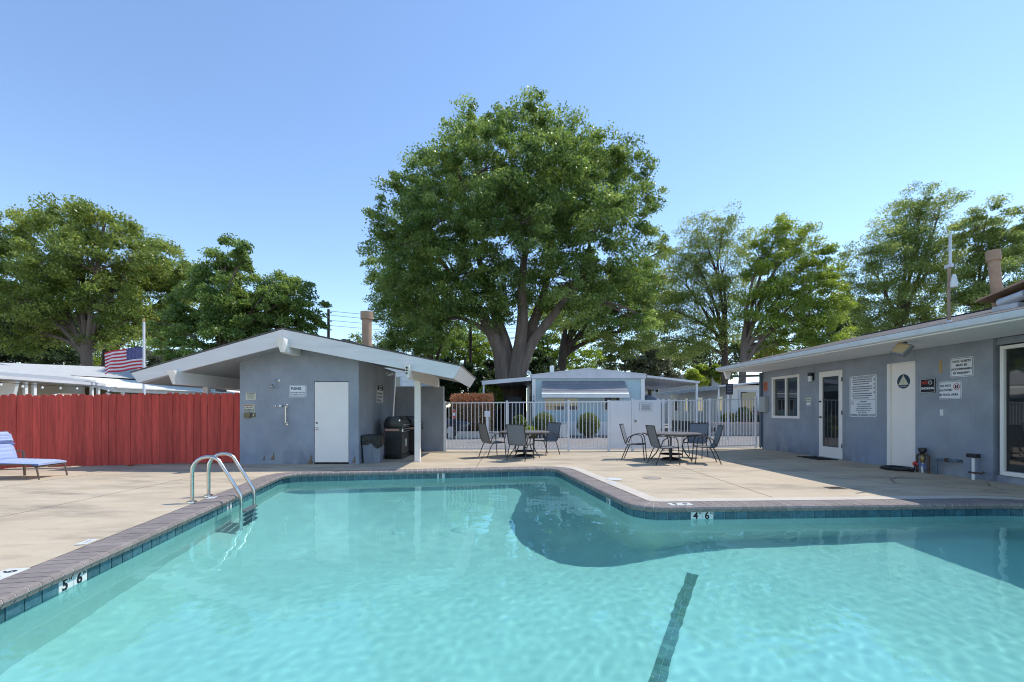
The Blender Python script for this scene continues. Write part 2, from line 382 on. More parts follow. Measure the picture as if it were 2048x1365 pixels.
# coping: rounded bricks side by side on a mortar bed
bo = outline(.302); bi = outline(-.0); mb = MB(); n = 700
EI = even(bi+[bi[0]], n); EOf = even(bo+[bo[0]], 3000); 
hole_bed_i = outline(.03); hole_bed_o = outline(.304)
bl = .104
prof = [(-.035, -.055), (-.047, -.03), (-.038, -.006), (-.012, .006), (.285, .004), (.3, -.004), (.3, -.07), (-.03, -.07)]
mb = MB(); pf = [(-.032, -.053), (-.0435, -.03), (-.0355, -.009), (-.012, .0028), (.285, .0012), (.297, -.006)]; fo = outline(0, .03); k = len(fo)
for r, z in pf: mb.v += [(p[0]+p[2]*r, p[1]+p[3]*r, z) for p in fo]
for q in range(len(pf)-1):
    for i in range(k): mb.f.append((q*k+i, q*k+(i+1) % k, (q+1)*k+(i+1) % k, (q+1)*k+i)); mb.mi.append(0)
mb.build('mortar_joint', mortar_m, pool)
def brick_mesh(w_in, w_out):
    m = MB(); k = len(prof); vs = []
    for s in (-1, 1):
        for r, z in prof:
            w = w_in+(w_out-w_in)*(r/.3); vs.append((s*max(w, .012)/2, r, z))
    m.add(vs, [tuple(range(k))[::-1], tuple(range(k, 2*k))]+[(i, (i+1) % k, k+(i+1) % k, k+i) for i in range(k)])
    return m.mesh('coping_brick', brick_m)
full = outline(0, .03); bmesh_cache = {}
pts, st = resample(full, bl); cnt = 0; rest = MB()
for i, p in enumerate(pts):
    q0, q1 = pts[i-1], pts[(i+1) % len(pts)]; t = (q1-q0).normalized(); nn = Vector((-t.y, t.x)); turn = (q1-p).normalized().cross((p-q0).normalized()) if False else None
    c0 = (p-q0).normalized(); c1 = (q1-p).normalized(); bend = (c0.x*c1.y-c0.y*c1.x)
    wi = st-.010; wu = st-.010-bend*.3; key = round(wu, 2) if abs(bend) > .02 else 0
    if key not in bmesh_cache: bmesh_cache[key] = brick_mesh(wi, (key if key else wi))
    vis = p.y > 1.9 and not (p.x > 6.9 and p.y < 4.5)
    if vis and cnt < 298:
        o = place('coping_brick', bmesh_cache[key], pool); o.location = (p.x, p.y, random.uniform(-.0015, .0015)); o.rotation_euler = (0, 0, math.atan2(t.y, t.x)+random.uniform(-.006, .006)); cnt += 1
    else:
        mat_ = Matrix.Translation((p.x, p.y, 0)) @ Matrix.Rotation(math.atan2(t.y, t.x), 4, 'Z'); src = bmesh_cache[key]
        rest.add([mat_ @ v.co for v in src.vertices], [tuple(f.vertices) for f in src.polygons])
struct(rest.build('coping_brick', brick_m, pool), 'stuff')
# waterline tiles on a grout strip
mb = MB(); wo2 = outline(.012); k = len(wo2)
for z in (-.05, -.25): mb.v += [(p[0], p[1], z) for p in wo2]
for i in range(k): mb.f.append((i, (i+1) % k, k+(i+1) % k, k+i)); mb.mi.append(0)
o = mb.build('grout_strip', grout_m, pool, fix=True); o.cycles.is_caustics_receiver = True
pts, st = resample(outline(.006, .02), .152)
tm = MB().box((0, 0, 0), (st-.011, .009, .148)).mesh('waterline_tile', tile_m)
MARKS = [((-3.28, 3.62), ('5', '6')), ((-3.95, 6.72), ('6',)), ((-1.52, 9.50), ('8',)), ((1.44, 7.05), ('6',)), ((2.42, 5.79), ('4', '6'))]
tl = []; cnt = 0; rest = MB()
for i, p in enumerate(pts):
    q1 = pts[(i+1) % len(pts)]; mid = (p+q1)/2; t = (q1-p).normalized(); tl.append((mid, t))
skip = {}
for (mx, my), chars in MARKS:
    i0 = min(range(len(tl)), key=lambda i: (tl[i][0]-Vector((mx, my))).length)
    for q, ch in enumerate(chars): skip[(i0+q) % len(tl)] = ch
tw = MB().box((0, 0, 0), (st-.004, .011, .148)).mesh('depth_tile', white_tile)
for i, (mid, t) in enumerate(tl):
    rz = math.atan2(t.y, t.x)+math.pi     # local -y faces the water
    rz = math.atan2(t.y, t.x)
    if i in skip:
        o = place('depth_tile', tw, pool); o.location = (mid.x, mid.y, -.14); o.rotation_euler = (0, 0, rz); o.cycles.is_caustics_receiver = True
        d = place('numeral', text_mesh(skip[i], .125, black_print, bold=.004), o); d.location = (-.012, -.0075, .012)
        two = [ch for (c, ch) in MARKS if len(ch) == 2 and skip[i] in ch]
        if two and (((i+1) in skip) or ((i-1) in skip)):
            d = place('unit_letters', text_mesh('FT' if (i+1) in skip else 'IN', .035, black_print, bold=.001), o); d.location = (.045, -.0075, .045)
    elif mid.y > 1.9:
        o = place('waterline_tile', tm, pool); o.location = (mid.x, mid.y, -.14); o.rotation_euler = (0, 0, rz); o.cycles.is_caustics_receiver = True
    else:
        m_ = Matrix.Translation((mid.x, mid.y, -.14)) @ Matrix.Rotation(rz, 4, 'Z'); rest.add([m_ @ v.co for v in tm.vertices], [tuple(f.vertices) for f in tm.polygons])
struct(rest.build('waterline_tile', tile_m, pool), 'stuff')
# lane line of small dark tiles and the two drain covers on the floor
lane_m = M('lane_tile', (.20, .25, .235), .4, .2, 6, rnd=.15)
lm = MB().box((0, 0, 0), (.068, .053, .012)).mesh('lane_tile', lane_m)
a0 = Vector((1.98, 5.06)); dr = Vector((-.471, -.882)).normalized(); pr = Vector((-dr.y, dr.x))
for i in range(60):
    for s in (-.5, .5):
        c = a0+dr*(i*.073)+pr*(s*.058); o = place('lane_tile', lm, pool); o.location = (c.x, c.y, float(floor_z(c.x, c.y))+.004); o.rotation_euler = (0, 0, math.atan2(dr.y, dr.x)); o.cycles.is_caustics_receiver = True
for x, y in ((-1.85, 7.6), (-.88, 7.77)):
    o = MB().lathe([(.13, 0), (.13, .012), (.10, .03), (.02, .035)], 20).build('drain_cover', white_tile, pool, smooth=True); o.location = (x, y, float(floor_z(x, y))); o.cycles.is_caustics_receiver = True
# ---- water: rippled surface, refracting
st = .023; gx, gy = np.meshgrid(np.arange(-4.7, 7.7, st), np.arange(.4, 10.3, st)); gz = np.zeros_like(gx)
for i in range(30):                            # long slow swell
    lam = rng.uniform(.25, .7); a = rng.uniform(0, 2*np.pi); ph = rng.uniform(0, 6.28)
    gz += .00036*lam**1.1*np.sin(2*np.pi/lam*(gx*np.cos(a)+gy*np.sin(a))+ph)
fine = np.zeros_like(gx)
for i in range(60):                            # fine ripples, strongest on the shallow near side
    lam = rng.uniform(.09, .2); a = rng.normal(-.6, .9); ph = rng.uniform(0, 6.28)
    fine += .000030*(lam/.14)**1.3*np.sin(2*np.pi/lam*(gx*np.cos(a)+gy*np.sin(a))+ph)
gz = gz*.7+fine*(.22+.95*np.clip((7.0-gy)/3.5, 0, 1)*np.clip(.55+(gx+2.5)/6, .35, 1.1))
ins = inside(gx, gy, [(p[0], p[1]) for p in outline(.06)])
I = np.arange(gx.size).reshape(gx.shape); F = np.stack([I[:-1, :-1], I[:-1, 1:], I[1:, 1:], I[1:, :-1]], -1).reshape(-1, 4)
keep = ins.reshape(-1)[F].all(1); F = F[keep]; used = np.unique(F); mp = np.full(gx.size, -1); mp[used] = np.arange(used.size)
V = np.stack([gx, gy, gz+WL], -1).reshape(-1, 3)[used]
me = bpy.data.meshes.new('water'); me.from_pydata(V.tolist(), [], mp[F].tolist()); me.shade_smooth()
wm = bpy.data.materials.new('pool_water'); wm.use_nodes = True; n_ = wm.node_tree.nodes; n_.clear()
g = n_.new('ShaderNodeBsdfGlass'); g.inputs['IOR'].default_value = 1.33; g.inputs['Roughness'].default_value = 0
g.inputs['Color'].default_value = (.60, .945, .935, 1)
wo_ = n_.new('ShaderNodeOutputMaterial'); wm.node_tree.links.new(g.outputs[0], wo_.inputs['Surface']); me.materials.append(wm)
water = struct(place('water', me)); water.cycles.is_caustics_caster = True

# ================================================================== SIGNS (helper)
def sign(name, label, loc, rz, w, h, board=None, border=None, lines=(), r=.02, cat='sign', bars=(), group=None, inset=.012):
    """board with a printed border; lines = (text, size, x, z, material, bold); bars = (x, z, w, h, material) for print too small to read"""
    t = thing(name, label, cat, loc, rz, group)
    p = rrect(w, h, r)
    MB().prism(p, -.008, 0).build('board', board or white_metal, t)
    if border:
        m = MB(); ring([(a*(1-2*inset/w), b*(1-2*inset/h)) for a, b in p], .007, -.0095, -.0085, m); m.build('printed_border', border, t)
    for body, size, x, z, mt, bold in lines:
        o = place('lettering', text_mesh(body, size, mt, bold=bold), t); o.location = (x, -.0105, z)
    for x, z, bw, bh, mt in bars:
        MB().box((x, -.0095, z), (bw, .0015, bh)).build('printed_line', mt, t)
    return t

# ================================================================== SHED (grey-blue bath house, left)
FY, BY, WY = 10.2, 14.2, 10.75               # front of the roof, back of the roof, front wall
sh = thing('bath_house', 'blue-grey stucco bath house with white gable roof behind the pool', 'building', (-5, WY, 0))
AP = (-5.09, 3.06); LE = (-8.45, 2.09); RE = (-1.13, 2.237)   # apex, left and right eave tips at the front (x, z)
FD = .345
def roof_z(x): return AP[1]+(x-AP[0])*((AP[1]-LE[1])/(AP[0]-LE[0]) if x < AP[0] else (RE[1]-AP[1])/(RE[0]-AP[0]))
# walls: front gable wall with a door opening, side walls
zb = lambda x: roof_z(x)-.30
XL, XR = -6.36, -3.585; DX_ = (-4.63, -3.815); DZ = 1.935
def wallprism(poly, y0, y1, nm='wall'): return MB().prism(poly, y0, y1).build(nm, stucco, sh, wold=True)
wallprism([(XL, 0), (DX_[0], 0), (DX_[0], DZ), (DX_[1], DZ), (DX_[1], 0), (XR, 0), (XR, zb(XR)), (AP[0], zb(AP[0])), (XL, zb(XL))], WY, WY+.15)
MB().add([(XR-.15, WY+.152, 0), (XR, WY+.152, 0), (XR, BY, 0), (XR-.15, BY, 0), (XR-.15, WY+.152, zb(XR)), (XR, WY+.152, zb(XR)), (XR, BY, zb(XR)), (XR-.15, BY, zb(XR))],
         [(0,1,2,3),(4,5,6,7),(0,1,5,4),(1,2,6,5),(2,3,7,6),(3,0,4,7)]).build('side_wall', stucco, sh, wold=True)
MB().bb((XL, WY+.152, 0), (XL+.15, BY, zb(XL))).build('side_wall', stucco, sh, wold=True)
MB().bb((XL, BY-.15, 0), (XR-.152, BY-.003, 2.3)).build('rear_wall', stucco, sh, wold=True)
MB().bb((XR-.02, BY+.002, 0), (-2.11, BY+.12, 2.0)).build('privacy_wall', stucco, sh, wold=True)
# door leaf, frame gap, lock and knob
MB().bb((DX_[0], WY+.09, 0), (DX_[1], WY+.12, DZ)).build('door_frame', dark_gap, sh, wold=True)
dr_ = MB().bb((DX_[0]+.012, WY+.012, .045), (DX_[1]-.01, WY+.06, DZ-.014)).build('door', door_white, sh, wold=True, bevel=.003)
o = MB().lathe([(.021, 0), (.021, .01)], 14).build('deadbolt', black_metal, dr_); o.location = (DX_[0]+.065, WY+.013, .965); o.rotation_euler = (R_(90), 0, 0); o.matrix_parent_inverse = Matrix.Translation((5, -WY, 0)) if False else Matrix()
o.matrix_parent_inverse = Matrix(); 
k_ = MB().lathe([(.03, 0), (.028, .008), (.011, .014), (.011, .035), (.026, .045), (.028, .06), (.018, .07)], 14).build('knob', chrome, dr_, smooth=True); k_.location = (DX_[0]+.065, WY+.013, .835); k_.rotation_euler = (R_(90), 0, 0)
# roof: two sloping slabs, shingle skin, white fascia boards, soffit
def slab(nm, xa, za, xb, zb_, y0, y1, th0, th1, mt, par=sh):
    return MB().add([(xa, y0, za-th0), (xb, y0, zb_-th0), (xb, y1, zb_-th0), (xa, y1, za-th0), (xa, y0, za-th1), (xb, y0, zb_-th1), (xb, y1, zb_-th1), (xa, y1, za-th1)],
            [(0,1,2,3),(4,5,6,7),(0,1,5,4),(1,2,6,5),(2,3,7,6),(3,0,4,7)]).build(nm, mt, par, wold=True)
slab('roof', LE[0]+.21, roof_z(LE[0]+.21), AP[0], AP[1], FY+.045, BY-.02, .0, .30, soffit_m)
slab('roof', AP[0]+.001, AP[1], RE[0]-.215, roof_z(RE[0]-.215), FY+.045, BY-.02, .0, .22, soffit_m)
slab('shingles', LE[0]-.01, LE[1]+.004, AP[0], AP[1]+.012, FY-.012, BY+.02, -.02, .004, shingle)
slab('shingles', AP[0]+.001, AP[1]+.012, RE[0]+.02, RE[1]+.0, FY-.012, BY+.02, -.02, .004, shingle)
MB().prism([(LE[0], LE[1]-.004), (AP[0]-.001, AP[1]-.004), (AP[0]-.001, AP[1]-.365), (LE[0]+.155, LE[1]-.215)], FY, FY+.043).build('fascia', fascia_m, sh, wold=True)
MB().prism([(AP[0]+.001, AP[1]-.004), (RE[0], RE[1]-.004), (RE[0]-.17, RE[1]-.275), (AP[0]+.001, AP[1]-.365)], FY, FY+.043).build('fascia', fascia_m, sh, wold=True)
MB().add([(RE[0], FY+.001, RE[1]-.004), (RE[0]-.17, FY+.001, RE[1]-.275), (RE[0]-.17, BY, RE[1]-.275), (RE[0], BY, RE[1]-.004), (RE[0]-.04, FY+.044, RE[1]-.02), (RE[0]-.20, FY+.044, RE[1]-.26), (RE[0]-.20, BY, RE[1]-.26), (RE[0]-.04, BY, RE[1]-.02)],
         [(0,1,2,3),(4,5,6,7),(0,1,5,4),(1,2,6,5),(2,3,7,6),(3,0,4,7)]).build('eave_board', trim_white, sh, wold=True)
MB().add([(LE[0], FY+.001, LE[1]-.004), (LE[0]+.155, FY+.001, LE[1]-.215), (LE[0]+.155, BY, LE[1]-.215), (LE[0], BY, LE[1]-.004), (LE[0]+.04, FY+.044, LE[1]-.02), (LE[0]+.19, FY+.044, LE[1]-.2), (LE[0]+.19, BY, LE[1]-.2), (LE[0]+.04, BY, LE[1]-.02)],
         [(0,1,2,3),(4,5,6,7),(0,1,5,4),(1,2,6,5),(2,3,7,6),(3,0,4,7)]).build('eave_board', trim_white, sh, wold=True)
for xx, y0, ztop, h, w, yb in ((-5.02, 9.92, 2.83, .30, .17, 10.9), (-7.42, 9.98, 2.13, .30, .15, BY-.3), (-2.30, 10.05, 2.255, .28, .11, BY-.02)):
    MB().add([(xx-w/2, y0, ztop), (xx+w/2, y0, ztop), (xx+w/2, yb, ztop), (xx-w/2, yb, ztop), (xx-w*.22, y0+.12, ztop-h), (xx+w*.22, y0+.12, ztop-h), (xx+w/2, y0+.32, ztop-h), (xx-w/2, y0+.32, ztop-h), (xx+w/2, yb, ztop-h), (xx-w/2, yb, ztop-h)],
             [(0,1,2,3),(0,1,5,4),(4,5,6,7),(7,6,8,9),(3,2,8,9),(1,2,8,6),(1,6,5),(0,3,9,7),(0,7,4)]).build('beam', trim_white, sh, wold=True)
MB().bb((-2.375, 11.2, 0), (-2.24, 11.33, 1.974)).build('post', trim_white, sh, wold=True, bevel=.004)
MB().bb((-7.48, 11.12, 0), (-7.36, 11.24, 1.828)).build('post', trim_white, sh, wold=True)
for q in range(3): MB().box((-2.30, 10.045, 2.19-.06*q), (.035, .02, .035)).build('bolt', dark_gap, sh, wold=True)
# roof fittings
t = thing('vent_chimney', 'tan capped vent pipe rising from the bath house roof', 'chimney', (-4.07, 12.9, roof_z(-4.07)))
MB().tube([(0, 0, -.1), (0, 0, .98)], .135, 20).build('pipe', vent_tan, t, smooth=True); MB().tube([(0, 0, .96), (0, 0, 1.17)], .175, 20).build('cap', vent_tan, t, smooth=True)
t = thing('roof_vent', 'low dark vent hood on the bath house roof', 'vent', (-4.75, 13.3, roof_z(-4.75)))
MB().box((0, 0, .08), (.3, .3, .28)).build('duct', vent_tan, t); MB().prism([(-.34, .2), (0, .30), (.34, .2), (.34, .18), (-.34, .18)], -.3, .3).build('hood', shingle, t)
# things on the front wall
tan_board = M('cream_board', (.60, .57, .42), .6, .05, 6)
pw = lambda px, py: at(px, py, WY)
c = pw(502, 793); sign('warning_sign', 'small cream warning sign on the bath house wall nearest the red fence', (c.x, WY-.002, c.z), 0, .235, .165, tan_board, None, [('WARNING', .036, 0, .055, black_print, .001)], .008, bars=[(0, .02-.022*q, .17-.02*(q % 2), .008, grey_print) for q in range(4)])
c = pw(499, 817); sign('emergency_switch_sign', 'cream emergency shut off switch sign above a small metal box', (c.x, WY-.002, c.z), 0, .255, .19, tan_board, navy_print, [('EMERGENCY', .034, 0, .058, red_print, .001), ('SHUT OFF', .032, 0, .012, navy_print, .001), ('SWITCH', .052, 0, -.046, navy_print, .002)], .014)
c = pw(497, 831); t = thing('shutoff_switch', 'tarnished metal shut off switch box under the cream switch sign', 'switch box', (c.x, WY, c.z))
olive = M('tarnished_brass', (.20, .16, .085), .6, .2, 12, metal=.3)
MB().box((0, -.035, 0), (.145, .07, .125)).build('box', olive, t, bevel=.006); MB().box((.13, -.006, .005), (.075, .012, .09)).build('cover_plate', olive, t); o = MB().lathe([(.012, 0), (.012, .02)], 10).build('button', chrome, t); o.location = (.13, -.012, .005); o.rotation_euler = (R_(90), 0, 0)
c = pw(558, 761); t = thing('wall_shower', 'chrome shower head on a bent arm high on the bath house wall', 'shower', (c.x, WY, c.z))
o = MB().lathe([(.04, 0), (.038, .012), (.018, .02)], 16).build('flange', chrome, t, smooth=True); o.rotation_euler = (R_(90), 0, 0)
MB().tube([(0, -.01, 0), (-.03, -.05, .005), (-.06, -.09, -.04), (-.075, -.12, -.10)], .011, 10).build('arm', chrome, t, smooth=True)
o = MB().lathe([(.015, .05), (.02, .03), (.05, .0), (.068, -.02), (.062, -.03)], 18).build('head', chrome, t, smooth=True); o.location = (-.085, -.14, -.15); o.rotation_euler = (R_(-18), R_(12), 0)
for lab, px in (('round chrome shower valve without handle, the left of two', 550), ('round white shower valve knob beside the grab bar', 563)):
    c = pw(px, 812.5); t = thing('shower_valve', lab, 'valve', (c.x, WY, c.z), group='shower valves')
    o = MB().lathe([(.034, 0), (.03, .012), (.014, .016)], 16).build('escutcheon', chrome, t, smooth=True); o.rotation_euler = (R_(90), 0, 0)
    o = MB().lathe([(.013, 0), (.013, .03)] if px == 550 else [(.014, 0), (.014, .03), (.034, .032), (.03, .06)], 14).build('stem', black_metal if px == 550 else white_tile, t, smooth=True); o.location = (0, -.012, 0); o.rotation_euler = (R_(90), 0, 0)
c = pw(574, 830); t = thing('grab_bar', 'vertical steel grab bar on the wall below the please shower sign', 'grab bar', (c.x, WY, c.z))
MB().tube([(0, 0, .21), (0, -.05, .21), (0, -.065, .195), (0, -.065, -.195), (0, -.05, -.21), (0, 0, -.21)], .016, 10).build('bar', steel, t, smooth=True)
for z in (.21, -.21): o = MB().lathe([(.036, 0), (.034, .008)], 14).build('flange', steel, t); o.location = (0, 0, z); o.rotation_euler = (R_(90), 0, 0)
c = pw(596, 783); sign('shower_sign', 'white sign asking to PLEASE shower before entering the pool', (c.x, WY-.002, c.z), 0, .405, .285, white_metal, navy_print, [('PLEASE', .076, -.04, .06, navy_print, .003), ('SHOWER BEFORE', .044, 0, -.035, grey_print, .001), ('ENTERING POOL', .044, 0, -.085, grey_print, .001)], .03)
# broken plaster low on the wall
broken = M('broken_plaster', (.22, .15, .10), .95, .3, 14, bump=.8)
for px, py, s in ((546, 914, 1), (528, 917, .6), (621, 921, 1.3), (708, 921, .9)):
    c = pw(px, py); s_ = s*.09
    MB().add([(c.x-s_*.7, WY-.003, max(.003, c.z-s_*.8)), (c.x+s_*.5, WY-.003, max(.003, c.z-s_*.8)), (c.x+s_*.35, WY-.003, c.z+s_*.2), (c.x+s_*.3, WY-.003, c.z+s_*1.4), (c.x-s_*.1, WY-.003, c.z+s_*.2)], [(0, 1, 2, 3, 4)]).build('plaster_break', broken, sh, wold=True, fix=False)
# sign on the side wall (facing +x)
SW = R_(90)
t = sign('grill_rules_sign', 'tall white sign with black heading on the shaded wall above the grills', (XR+.002, 12.48, 1.71), SW, .62, .50, white_metal, black_print,
     [('Please Clean &', .075, -.03, .01, black_print, .003), ('Tidy Up Your', .075, -.04, -.085, black_print, .003), ('BBQ Area', .08, -.09, -.18, black_print, .003)], .03)
MB().box((0, -.0098, .165), (.54, .002, .15)).build('heading_panel', black_print, t)
for z, b in ((.2, 'No Charcoal'), (.13, 'Barbecues')): o = place('lettering', text_mesh(b, .062, white_print, bold=.002), t); o.location = (0, -.0125, z)
t = thing('wall_floodlight', 'small white spotlight under the bath house eave', 'light', (XR, 13.1, 2.32), SW)
MB().box((0, -.03, 0), (.08, .06, .08)).build('bracket', white_metal, t); o = MB().lathe([(.03, -.1), (.045, 0), (.06, .06)], 14).build('lamp_head', white_metal, t, smooth=True); o.location = (0, -.13, -.02); o.rotation_euler = (R_(60), R_(25), 0)

# grills, facing +x, backs to the side wall
pink_wood = M('faded_wood_shelf', (.50, .28, .22), .7, .15, 8, stretch=(1, 6, 1))
grill_black = M('grill_enamel', (.014, .014, .015), .3, .1, 5, spec=.5)
grill_cab = M('grill_cabinet', (.03, .031, .03), .45, .15, 6)
def make_grill(label, loc):
    t = thing('gas_grill', label, 'grill', loc, 0, 'gas grills by the bath house')   # x = front of grill
    MB().bb((-.26, -.40, .10), (.27, .40, .70)).build('cabinet', grill_cab, t, bevel=.01)
    for s in (-1, 1):
        d = MB().box((.278, s*.2, .4), (.012, .385, .54)).build('door', grill_cab, t, bevel=.003)
        MB().tube([(.29, s*.05, .3), (.31, s*.05, .31), (.31, s*.05, .5), (.29, s*.05, .51)], .009, 8).build('handle', chrome, d)
    MB().bb((-.29, -.43, .04), (.32, .43, .105)).build('base', grill_black, t, bevel=.008)
    MB().prism([(-.28, .705), (.28, .705), (.30, .80), (-.28, .80)], -.42, .42).build('firebox', grill_black, t)
    MB().prism([(-.30, .805), (.31, .805), (.33, .86), (.27, 1.02), (.17, 1.10), (-.17, 1.10), (-.27, 1.02), (-.31, .9)], -.41, .41).build('lid', grill_black, t, bevel=.012, smooth=True)
    MB().tube([(.31, -.3, .88), (.37, -.3, .885), (.37, .3, .885), (.31, .3, .88)], .013, 8).build('lid_handle', chrome, t, smooth=True)
    o = MB().lathe([(.03, 0), (.026, .012)], 14).build('badge', chrome, t); o.location = (.22, -.41, 1.0); o.rotation_euler = (R_(90), 0, 0)
    MB().bb((.285, -.40, .70), (.335, .40, .785)).build('control_panel', chrome, t, bevel=.004)
    for q in range(4): o = MB().lathe([(.024, 0), (.02, .03)], 12).build('knob', black_metal, t); o.location = (.335, -.27+.18*q, .742); o.rotation_euler = (0, R_(90), 0)
    MB().box((-.01, -.455, .755), (.46, .05, .055)).build('folded_shelf', pink_wood, t, bevel=.004)
    MB().box((-.01, .455, .755), (.46, .05, .055)).build('folded_shelf', pink_wood, t, bevel=.004)
    for sx in (-.24, .27):
        for sy in (-.37, .37): o = MB().lathe([(.035, -.018), (.035, .018)], 14).build('caster', black_metal, t); o.location = (sx, sy, .036); o.rotation_euler = (R_(90), 0, 0)
    return t
make_grill('black gas grill with a pinkish side shelf, nearest the trash can', (-3.07, 12.28, 0))
g1 = bpy.data.objects['gas_grill']; g1.scale = (.78, 1, 1); g2 = make_grill('black gas grill standing behind the nearer one, by the privacy wall', (-2.93, 13.42, 0)); g2.scale = (.78, 1, 1)
# trash can
t = thing('trash_can', 'square grey plastic trash can with a black bag liner', 'trash can', (-3.345, 11.12, 0), R_(4))
MB().add([(sx*w, sy*w, z) for w, z in ((.185, .01), (.225, .66)) for sx, sy in ((-1,-1),(1,-1),(1,1),(-1,1))], [(3,2,1,0),(0,1,5,4),(1,2,6,5),(2,3,7,6),(3,0,4,7)]).build('bin', plastic_grey, t, bevel=.0)
MB().box((0, -.207, .33), (.02, .02, .55)).build('rib', plastic_grey, t)
m = MB(); n = 48; vs = []
for q, (w, z) in enumerate(((.2, .655), (.235, .67), (.245, .66), (.24, .55), (.236, .42))):
    for j in range(n):
        a = 2*math.pi*(j+.5)/n; cx, sy = math.cos(a), math.sin(a); rr = w/max(abs(cx), abs(sy))
        jit = (.006*math.sin(j*2.9+q)+.004*math.sin(j*5.3)) if q > 1 else 0
        vs.append((cx*(rr+jit), sy*(rr+jit), z+(0 if q < 4 else .05*math.sin(a*3+1)+.03*math.sin(a*7))))
m.add(vs, [(q*n+j, q*n+(j+1) % n, (q+1)*n+(j+1) % n, (q+1)*n+j) for q in range(4) for j in range(n)]); m.build('bag_liner', liner_m, t, smooth=True)
MB().add([(-.2, -.2, .6), (.2, -.2, .6), (.2, .2, .6), (-.2, .2, .6)], [(0, 1, 2, 3)]).build('bag_bottom', liner_m, t, fix=False)

# ================================================================== RED BOARD FENCE
FA, FB = Vector((-15.5, 8.62)), Vector((-6.42, 11.02)); fd = (FB-FA).normalized(); L = (FB-FA).length; rz = math.atan2(fd.y, fd.x)
fence = thing('red_board_fence', 'red painted dog-ear board fence left of the bath house', 'fence', (FA.x, FA.y, 0), rz)
bw = .139; nb = int(L/bw)
def dog_ear(w, h):
    e = .028
    return MB().prism([(-w/2, .0), (w/2, .0), (w/2, h-e), (w/2-e, h), (-w/2+e, h), (-w/2, h-e)], -.009, .009).mesh('board', red_paint)
var = [dog_ear(bw-.003-.002*q, 1.0) for q in range(3)]
for i in range(nb):
    s = (i+.5)*bw; h = 1.50+.17*(s/L)+random.uniform(-.018, .018)
    o = place('board', var[i % 3] if random.random() < .8 else var[0], fence); o.location = (s, random.uniform(-.006, .006), .02+random.uniform(0, .012)); o.scale = (1, 1, h-.02)
    o.rotation_euler = (random.uniform(-.006, .006), random.uniform(-.0035, .0035), random.uniform(-.05, .05))
MB().bb((0, .024, .05), (L, .034, 1.38)).build('gap_shade_sheet', M('gap_shade_red', (.07, .02, .018), .9), fence)  # dark sheet behind the boards, shade of the gaps put into its colour
for z in (.3, 1.2): MB().bb((0, .0345, z-.045), (L, .0615, z+.045)).build('rail', red_paint, fence)
for q in range(5): MB().bb((q*L/4-.05, .062, 0), (q*L/4+.05, .16, 1.45)).build('fence_post', red_paint, fence)

# ================================================================== POOL LADDER, LOUNGER
t = thing('pool_ladder', 'stainless steel pool ladder with two arched handrails on the left coping', 'ladder', (-4.40, 6.50, 0), R_(9.8))
def rail_pts():
    p = [(0, -.02), (0, .20), (0, .40)]
    for k in range(1, 9):
        a = R_(180-k*16.5); p.append((.2+.2*math.cos(a), .42+.2*math.sin(a)))
    p += [(.60, .10), (.615, .06), (.62, .0), (.62, -.4), (.62, -1.15)]
    return p
for y in (-.235, .235):
    r = MB().tube([(x, y, z) for x, z in rail_pts()], .024, 14).build('handrail', steel, t, smooth=True)
    MB().lathe([(.062, 0), (.06, .016), (.03, .024)], 18, (0, y, .001)).build('foot_flange', steel, r, smooth=True)
for z in (-.16, -.42, -.68, -.94): MB().box((.63, 0, z), (.085, .45, .03)).build('tread', M('dark_tread', (.12, .14, .14), .5), t, bevel=.004)

cushion_m = M('pale_blue_cushion', (.38, .45, .66), .85, .06, 5, bump=.15, bscale=120)
blue_m = M('blue_piping', (.12, .18, .42), .8)
brown_m = M('brown_frame', (.12, .085, .065), .5, .1, 4)
sling_tan = M('tan_sling', (.48, .36, .24), .8)
t = thing('chaise_lounge', 'brown framed chaise lounge with pale blue striped cushion by the red fence', 'lounger', (-8.62, 8.62, 0), R_(3)); t.scale = (.93, .93, .93)
MBf = lambda pts, r=.015: MB().tube(pts, r, 8)
for y in (-.30, .30):
    MBf([(-.02, y, .24), (-.12, y, .285), (-.40, y, .30), (-.95, y, .29), (-1.9, y, .28)], .018).build('side_rail', brown_m, t, smooth=True)
    MBf([(-.02, y, .25), (.03, y, .0)]).build('leg', brown_m, t); MBf([(-.85, y*1.05, .50), (-.82, y*1.05, .0)], .022).build('leg', brown_m, t)
    MBf([(-.85, y*1.05, .50), (-.89, y*1.05, .515), (-1.35, y*1.05, .48), (-1.40, y*1.05, .0)], .014).build('armrest', brown_m, t, smooth=True)
    MBf([(-.94, y*.95, .29), (-1.18, y*.95, .93)]).build('back_rail', brown_m, t)
MBf([(-.02, -.3, .245), (-.02, .3, .245)]).build('cross_bar', brown_m, t)
MB().prism([(0, .25), (-.1, .295), (-.9, .30), (-.9, .285), (-.1, .28), (-.01, .24)], -.285, .285).build('sling', sling_tan, t)
